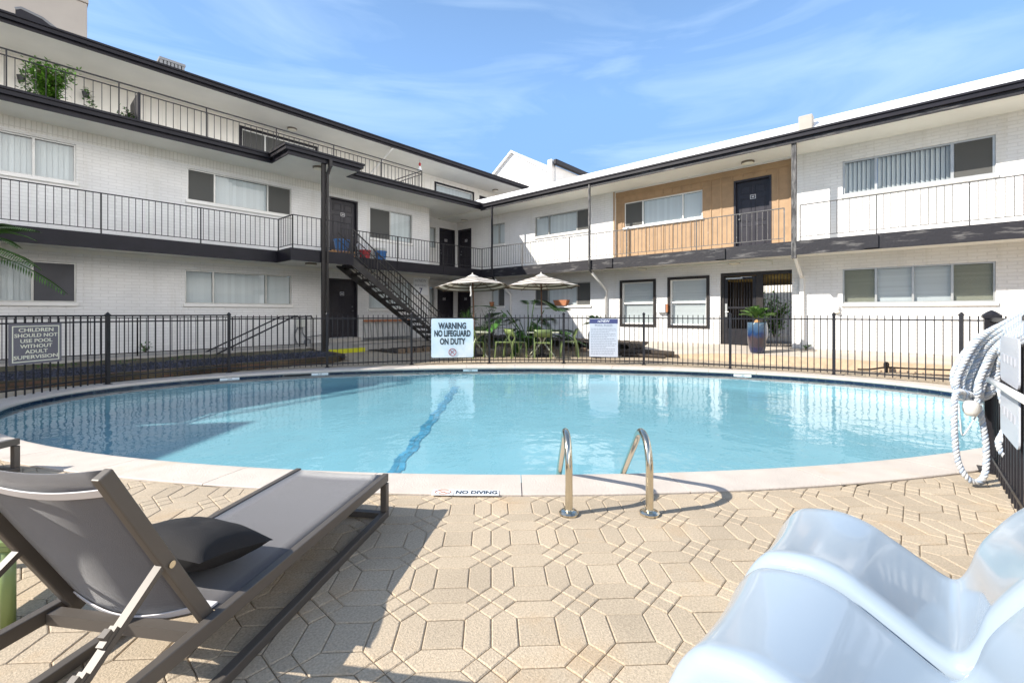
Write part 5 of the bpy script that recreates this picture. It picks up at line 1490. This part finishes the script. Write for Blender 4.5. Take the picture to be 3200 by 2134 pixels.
def sago(name, lab, loc, pot_fn, ztop, n=26, L=.62, m='leaf sago', seed=1, cat='potted plant', cone=.07):
    random.seed(seed); t = thing(name, lab, cat, loc); pot_fn(t)
    mb = MB(); st = MB()
    for k in range(n):
        a = 2.4 * k + random.uniform(-.2, .2); el = math.radians(random.uniform(28, 80))
        frond(mb, (0, 0, ztop), a, el, L * random.uniform(.85, 1.1), .24 * L / .55, 24, .16, .021, st, ang=48, vee=.35)
    mb.build('fronds', m, t, world=False); st.build('stems', 'leaf green', t, world=False)
    MB().lathe([(cone, ztop - .1), (cone, ztop - .02), (cone * .5, ztop + .04)], 12).build('trunk', 'wood slat', t, world=False)
    return t
def blue_pot(t):
    p = MB(); p.lathe([(.14, 0), (.165, .02), (.215, .22), (.245, .45), (.25, .62), (.235, .76), (.225, .80), (.205, .80), (.205, .74), (.01, .74)], 32); p.build('pot', 'glaze', t, world=False, smooth=True)
    MB().lathe([(.2, .735), (.1, .75), (.01, .755)], 16).build('soil', 'soil', t, world=False)
def dark_pot(t):
    MB().lathe([(.15, 0), (.2, .3), (.22, .62), (.2, .72), (.18, .72), (.18, .66), (.01, .66)], 24).build('pot', 'pot dark', t, world=False, smooth=True)
x, y = on_z(2366, 1103, .22); sago('potted_sago', 'sago palm in a tall blue glazed pot in front of the passage gate', (x, y, .225), blue_pot, .84, seed=3)
x, y = cf((1862 - CX) / F0 * 12.6, 12.6); sago('potted_sago', 'sago palm in a dark pot standing behind the pool rules sign', (x, y, .02), dark_pot, .86, n=18, L=.5, seed=5)
random.seed(11)
# split-leaf philodendron
x, y = cf((1650 - CX) / F0 * 14.2, 14.2); t = thing('philodendron', 'large dark split-leaf philodendron in the bed behind the open table', 'plant', (x, y, .15)); t.scale = (1.3, 1.3, 1.3)
lf_ = MB(); st = MB()
for k in range(24):
    a = 2.4 * k; el = math.radians(random.uniform(30, 84)); L = random.uniform(.5, 1.3); h = Vector((math.cos(a), math.sin(a), 0))
    e = h * L * math.cos(el) + Vector((0, 0, L * math.sin(el))); st.tube(smooth_path([(0, 0, 0), e * .5 + Vector((0, 0, .08)), e], 4), .012, 5)
    frond(lf_, e, a + random.uniform(-.3, .3), math.radians(random.uniform(-25, 25)), random.uniform(.5, .78), .2, 12, .38, .085, None, ang=48, vee=.05)
lf_.build('foliage', 'leaf dark', t, world=False); st.build('stems', 'leaf green', t, world=False)
def leafy(name, lab, loc, w, h, n, m, ls=.05, stems=7, cat='shrub', seed=0, base=0.):
    random.seed(seed); t = thing(name, lab, cat, loc); lf_ = MB(); st = MB()
    for k in range(stems):
        a = random.uniform(0, 6.28); r = random.uniform(.2, 1) * w / 2; e = Vector((r * math.cos(a), r * math.sin(a), base + (h - base) * random.uniform(.6, 1)))
        c_ = Vector((e.x * .3, e.y * .3, base + (e.z - base) * .5)); P = smooth_path([Vector((0, 0, 0)), c_, e], 5); st.tube(P, [.012 * (1 - .7 * i / (len(P) - 1)) for i in range(len(P))], 5)
        for i in range(n // stems):
            q = P[int(random.uniform(.25, 1) ** .8 * (len(P) - 1))] + Vector((random.gauss(0, 1), random.gauss(0, 1), random.gauss(0, .8))) * w * .11
            d = Vector((random.gauss(0, 1), random.gauss(0, 1), random.gauss(.2, .7))); leaf(lf_, q, d, ls * random.uniform(.7, 1.4), ls * .5)
    lf_.build('foliage', m, t, world=False); st.build('stems', 'stem', t, world=False)
    return t
x, y = cf((1535 - CX) / F0 * 14.8, 14.8); leafy('climbing_shrub', 'loose small-leaved shrub climbing in front of the white wall by the terracotta sill pot', (x, y, .1), .75, 1.5, 700, 'leaf green', .06, 12, seed=21)
x, y = cf((1504 - CX) / F0 * 14.4, 14.4); leafy('low_shrub', 'low dense dark shrub behind the umbrella pole and the warning sign', (x, y, .05), .7, .95, 900, 'leaf dark', .06, 14, seed=22)
x, y = cf((1463 - CX) / F0 * 14.6, 14.6); t = thing('dracaena', 'spiky yellow-green dracaena in front of the ground floor corner doors', 'plant', (x, y, .1))
random.seed(8); mb = MB()
for k in range(60):
    a = random.uniform(0, 6.28); el = random.uniform(-.2, 1.3); d = Vector((math.cos(a) * math.cos(el), math.sin(a) * math.cos(el), math.sin(el))); leaf(mb, (0, 0, .98), d, random.uniform(.3, .5), .04, droop=.08)
mb.build('foliage', 'leaf sago', t, world=False); MB().tube([(0, 0, 0), (.02, 0, .5), (0, 0, 1.0)], .03, 7).build('stem', 'stem', t, world=False)
x, y = on_x(2505, 1090, XR - .25)[0], 0
leafy('weed', 'small green weed tuft at the foot of the sunlit wall drain', (XR - .3, on_x(2518, 1090, XR - .3)[0], .29), .25, .14, 60, 'leaf dark', .06, 6, cat='weed', seed=9)
leafy('weed', 'small spiky weed at the foot of the shaded wall behind the fence', (on_y(455, 1095, YL - .3)[0], YL - .3, .26), .35, .25, 60, 'leaf dark', .09, 9, cat='weed', seed=10)
# terrace plants, third floor
def tp(u, Y): return on_y(u, 300, Y)[0]
leafy('potted_shrub', 'large bright green leafy shrub behind the third floor railing', (tp(157, 14.75), 14.75, Z3 + .1), .8, 1.08, 2600, 'leaf bright', .09, 30, seed=37, base=.1)
MB().lathe([(.2, 0), (.26, .3), (.24, .32), (.2, .28), (.01, .28)], 20, (tp(157, 14.75), 14.75, Z3)).build('plant_pot', 'pot dark')
tag(bpy.data.objects['plant_pot'], 'dark round pot under the bright green terrace shrub', 'plant pot')
leafy('small_shrub', 'small dark green potted plant by the gap in the third floor railing', (tp(392, 14.5), 14.5, Z3 + .02), .5, .5, 320, 'leaf green', .07, 10, seed=32)
for k, (u, lab) in enumerate(((66, 'wall pot with trailing brown-green vine left of the bright terrace shrub'), (268, 'wall pot with a green trailing plant right of the bright terrace shrub'))):
    X = tp(u, Y3 - .15); zz = on_y(u, 246 + 50 * k, Y3 - .15)[1]; t = thing('wall_pot', lab, 'wall planter', (X, Y3 - .15, zz))
    MB().lathe([(.06, -.08), (.09, .07), (.08, .07), (.07, .03), (.01, .03)], 14).build('pot', 'pot dark', t, world=False); mb = MB()
    for i in range(90): leaf(mb, (.25 * random.random() * (i / 90) ** .5 + random.gauss(0, .05), random.gauss(-.05, .04), .15 - .95 * (i / 90) + random.gauss(0, .05)), (random.gauss(0, 1), random.gauss(-.5, 1), random.gauss(0, 1)), .11, .06)
    mb.build('foliage', 'leaf green', t, world=False)
a = tp(430, 14.1)
tag(MB().box(a, a + .05, 14.05, 15.1, Z3 + .05, Z3 + .85).build('privacy_board', 'dark trim'), 'dark board standing edge-on beside the small terrace plant', 'board')
# palm reaching in at the left edge
random.seed(4); bx, by = cf(-10.6, 8.3); t = thing('palm_tree', 'palm whose feathery green fronds reach in at the left picture edge', 'palm tree', (bx, by, .1))
MB().tube([(0, 0, 0), (.05, 0, 1.2), (0, .03, 2.4)], [.16, .12, .13], 12).build('trunk', 'trunk', t, world=False); mb = MB(); st = MB()
a_in = math.atan2(cf(1, 0)[1], cf(1, 0)[0])
for k in range(16): frond(mb, (0, 0, 2.4), 2.4 * k, math.radians(random.uniform(15, 65)), random.uniform(1.3, 1.8), .9, 34, .32, .022, st, ang=50, vee=.0)
for da, el, L, dr in ((-.06, 30, 2.1, .75), (-.16, 12, 2.1, .80), (.10, 2, 2.05, .90)): frond(mb, (0, 0, 2.4), a_in + da, math.radians(el), L, dr, 44, .34, .024, st, ang=46, vee=-.15)
mb.build('crown', 'leaf green', t, world=False); st.build('frond_stems', 'leaf green', t, world=False)

# ------------------------------------------------------------------ small things on balconies and walls
def bucket(lab, u, v, Y, z, r, h, m, name='bucket'):
    x = on_y(u, v, Y)[0]; t = thing(name, lab, 'bucket', (x, Y, z))
    MB().lathe([(r * .74, 0), (r * .95, h * .86), (r * 1.06, h * .87), (r * 1.06, h), (r * .96, h), (r * .92, h * .9), (.01, h * .88)], 20).build('body', m, t, world=False)
    return t
bucket('red plastic bucket on the balcony beside the stair head', 1140, 800, 14.2, Z2, .20, .36, 'red plastic')
bucket('blue plastic bucket on the balcony right of the red one', 1190, 800, 14.25, Z2, .21, .40, 'blue plastic')
bucket('pale white bucket behind the red bucket on the balcony', 1133, 790, 14.55, Z2, .2, .62, 'sign white')
bucket('white tub behind the blue bucket on the balcony', 1186, 790, 14.65, Z2, .2, .56, 'grey box')
bucket('big blue drum on the slatted wooden rack by the upper door', 1068, 780, 14.3, Z2 + .22, .26, .42, 'blue plastic', 'drum')
x = on_y(1066, 780, 14.2)[0]
t = thing('wooden_rack', 'low slatted wooden rack carrying the blue drum by the upper door', 'rack', (x, 14.25, Z2)); mb = MB()
for k in range(9): mb.box(-.40 + k * .095, -.34 + k * .095, -.22, -.2, .03, .24)
mb.box(-.4, .46, -.2, .25, .18, .215); mb.build('slats', 'wood slat', t, world=False)
mb = MB()
for sx in (-.38, .42):
    for sy in (-.17, .22): mb.box(sx - .02, sx + .02, sy - .02, sy + .02, 0, .179)
mb.build('legs', 'wood slat', t, world=False)
# ladder on its side against the shaded wall
a0 = on_y(1136, 1000, YL - .12)[0]; a1 = on_y(1290, 1000, YL - .12)[0]
t = thing('ladder', 'long aluminium ladder lying on its side along the wall under the stair', 'ladder', ((a0 + a1) / 2, YL - .1, .26))
for z in (.32, .98):
    mb = MB(); mb.bar((a0, YL - .1, z), (a1, YL - .08, z), .04, .08); mb.build('rail', 'terracotta' if z > .5 else 'grey metal', t)
n = 9
for k in range(n):
    x = a0 + .1 + (a1 - a0 - .2) * k / (n - 1); MB().tube([(x, YL - .1, .34), (x - .08, YL - .1, .96)], .022, 8).build('rung', 'aluminium', t)
# meter box with conduits
x, z = on_y(940, 1008, YL - .08); t = thing('meter_box', 'grey electrical box with looping conduits on the shaded wall', 'electrical box', (x, YL - .08, z))
mb = MB(); mb.box(-.13, .13, -.07, .07, -.15, .15); mb.build('box', 'grey box', t, world=False, bevel=.015)
mb = MB(); mb.tube(smooth_path([(-.09, 0, -.15), (-.2, -.02, -.4), (-.12, -.03, -.7), (.1, -.03, -.85)], 5), .025, 7); mb.tube(smooth_path([(.05, 0, -.15), (.06, -.02, -.35), (.18, -.03, -.55), (.22, -.03, -.75)], 5), .025, 7); mb.tube([(.2, -.03, -.48), (.75, -.03, -.42)], .015, 6); mb.build('conduit', 'grey metal', t, world=False, smooth=True)
mb = MB(); mb.lathe([(.1, -.85), (.13, -.72), (.1, -.58), (.04, -.52)], 12, (.2, -.05, 0)); mb.box(.12, .3, -.14, .04, -1.0, -.86); mb.build('meter', 'grey metal', t, world=False)
# letter box between the office windows, lamp box by the far window
y, z = on_x(2068, 963, XR - .06); t = thing('mail_box', 'small white wall box between the two black framed windows', 'wall box', (XR - .08, y, z))
MB().box(-.07, .07, -.15, .15, -.15, .15).build('case', 'sign white', t, world=False, bevel=.02); MB().box(-.03, .07, -.21, -.152, -.13, .13).build('side_cover', 'terracotta', t, world=False)
y, z = on_x(2615, 962, XR - .06); t = thing('wall_lamp', 'small white flood lamp at the sill corner of the wide ground floor window', 'lamp', (XR - .05, y, z))
MB().lathe([(.05, -.06), (.06, .0), (.04, .06)], 12).build('head', 'sign white', t, world=False); MB().lathe([(.07, -.13), (.05, -.065)], 12).build('bulb', 'lamp lens', t, world=False)
# pots on the sills
y, z = on_x(1536, 953, XR - .04); t = thing('plant_pot', 'small terracotta pot on the sill of the narrow ground floor window', 'plant pot', (XR - .02, y, ls['a'][2]))
MB().lathe([(.07, 0), (.1, .16), (.115, .16), (.115, .2), (.09, .2), (.01, .17)], 16).build('pot', 'terracotta', t, world=False)
y0, _ = on_x(1733, 950, XR - .02); y1, _ = on_x(1776, 950, XR - .02)
t = thing('window_box', 'long terracotta trough on the sill of the window behind the open umbrella', 'window box', (XR - .02, (y0 + y1) / 2, ls['b'][2])); L = abs(y1 - y0)
mb = MB(); mb.add([(sx * wx, sy * wy, zz) for zz, wx, wy in ((0, .08, L / 2 - .08), (.22, .11, L / 2)) for sx, sy in ((-1, -1), (1, -1), (1, 1), (-1, 1))], [(3, 2, 1, 0), (4, 5, 6, 7), (0, 1, 5, 4), (1, 2, 6, 5), (2, 3, 7, 6), (3, 0, 4, 7)])
mb.build('trough', 'terracotta', t, world=False)
x = on_y(1312, 490, 16.6)[0]
t = thing('wind_chime', 'tiny red and white chime hanging from the high roof edge', 'wind chime', (x, 16.6, ZR)); mb = MB(); mb.tube([(0, 0, 0), (0, 0, -.3)], .006, 5); mb.build('cord', 'grey metal', t, world=False)
MB().lathe([(.03, -.3), (.06, -.2), (.02, -.12)], 8).build('top', 'red plastic', t, world=False); MB().lathe([(.09, -.48), (.06, -.36), (.03, -.3)], 8).build('bell', 'sign white', t, world=False)
# greenery and wall seen through the passage
leafy('passage_shrub', 'sunlit green shrub seen through the passage gate', (20.6, (g0 + g1) / 2 + .7, .2), 1.6, 2.0, 1200, 'leaf bright', .16, 20, seed=41)
tag(MB().box(24, 24.2, g0 - 8, g1 + 8, 0, 3.2).build('far_wall', 'batten paint'), 'pale wall in daylight at the far end of the passage', 'wall')
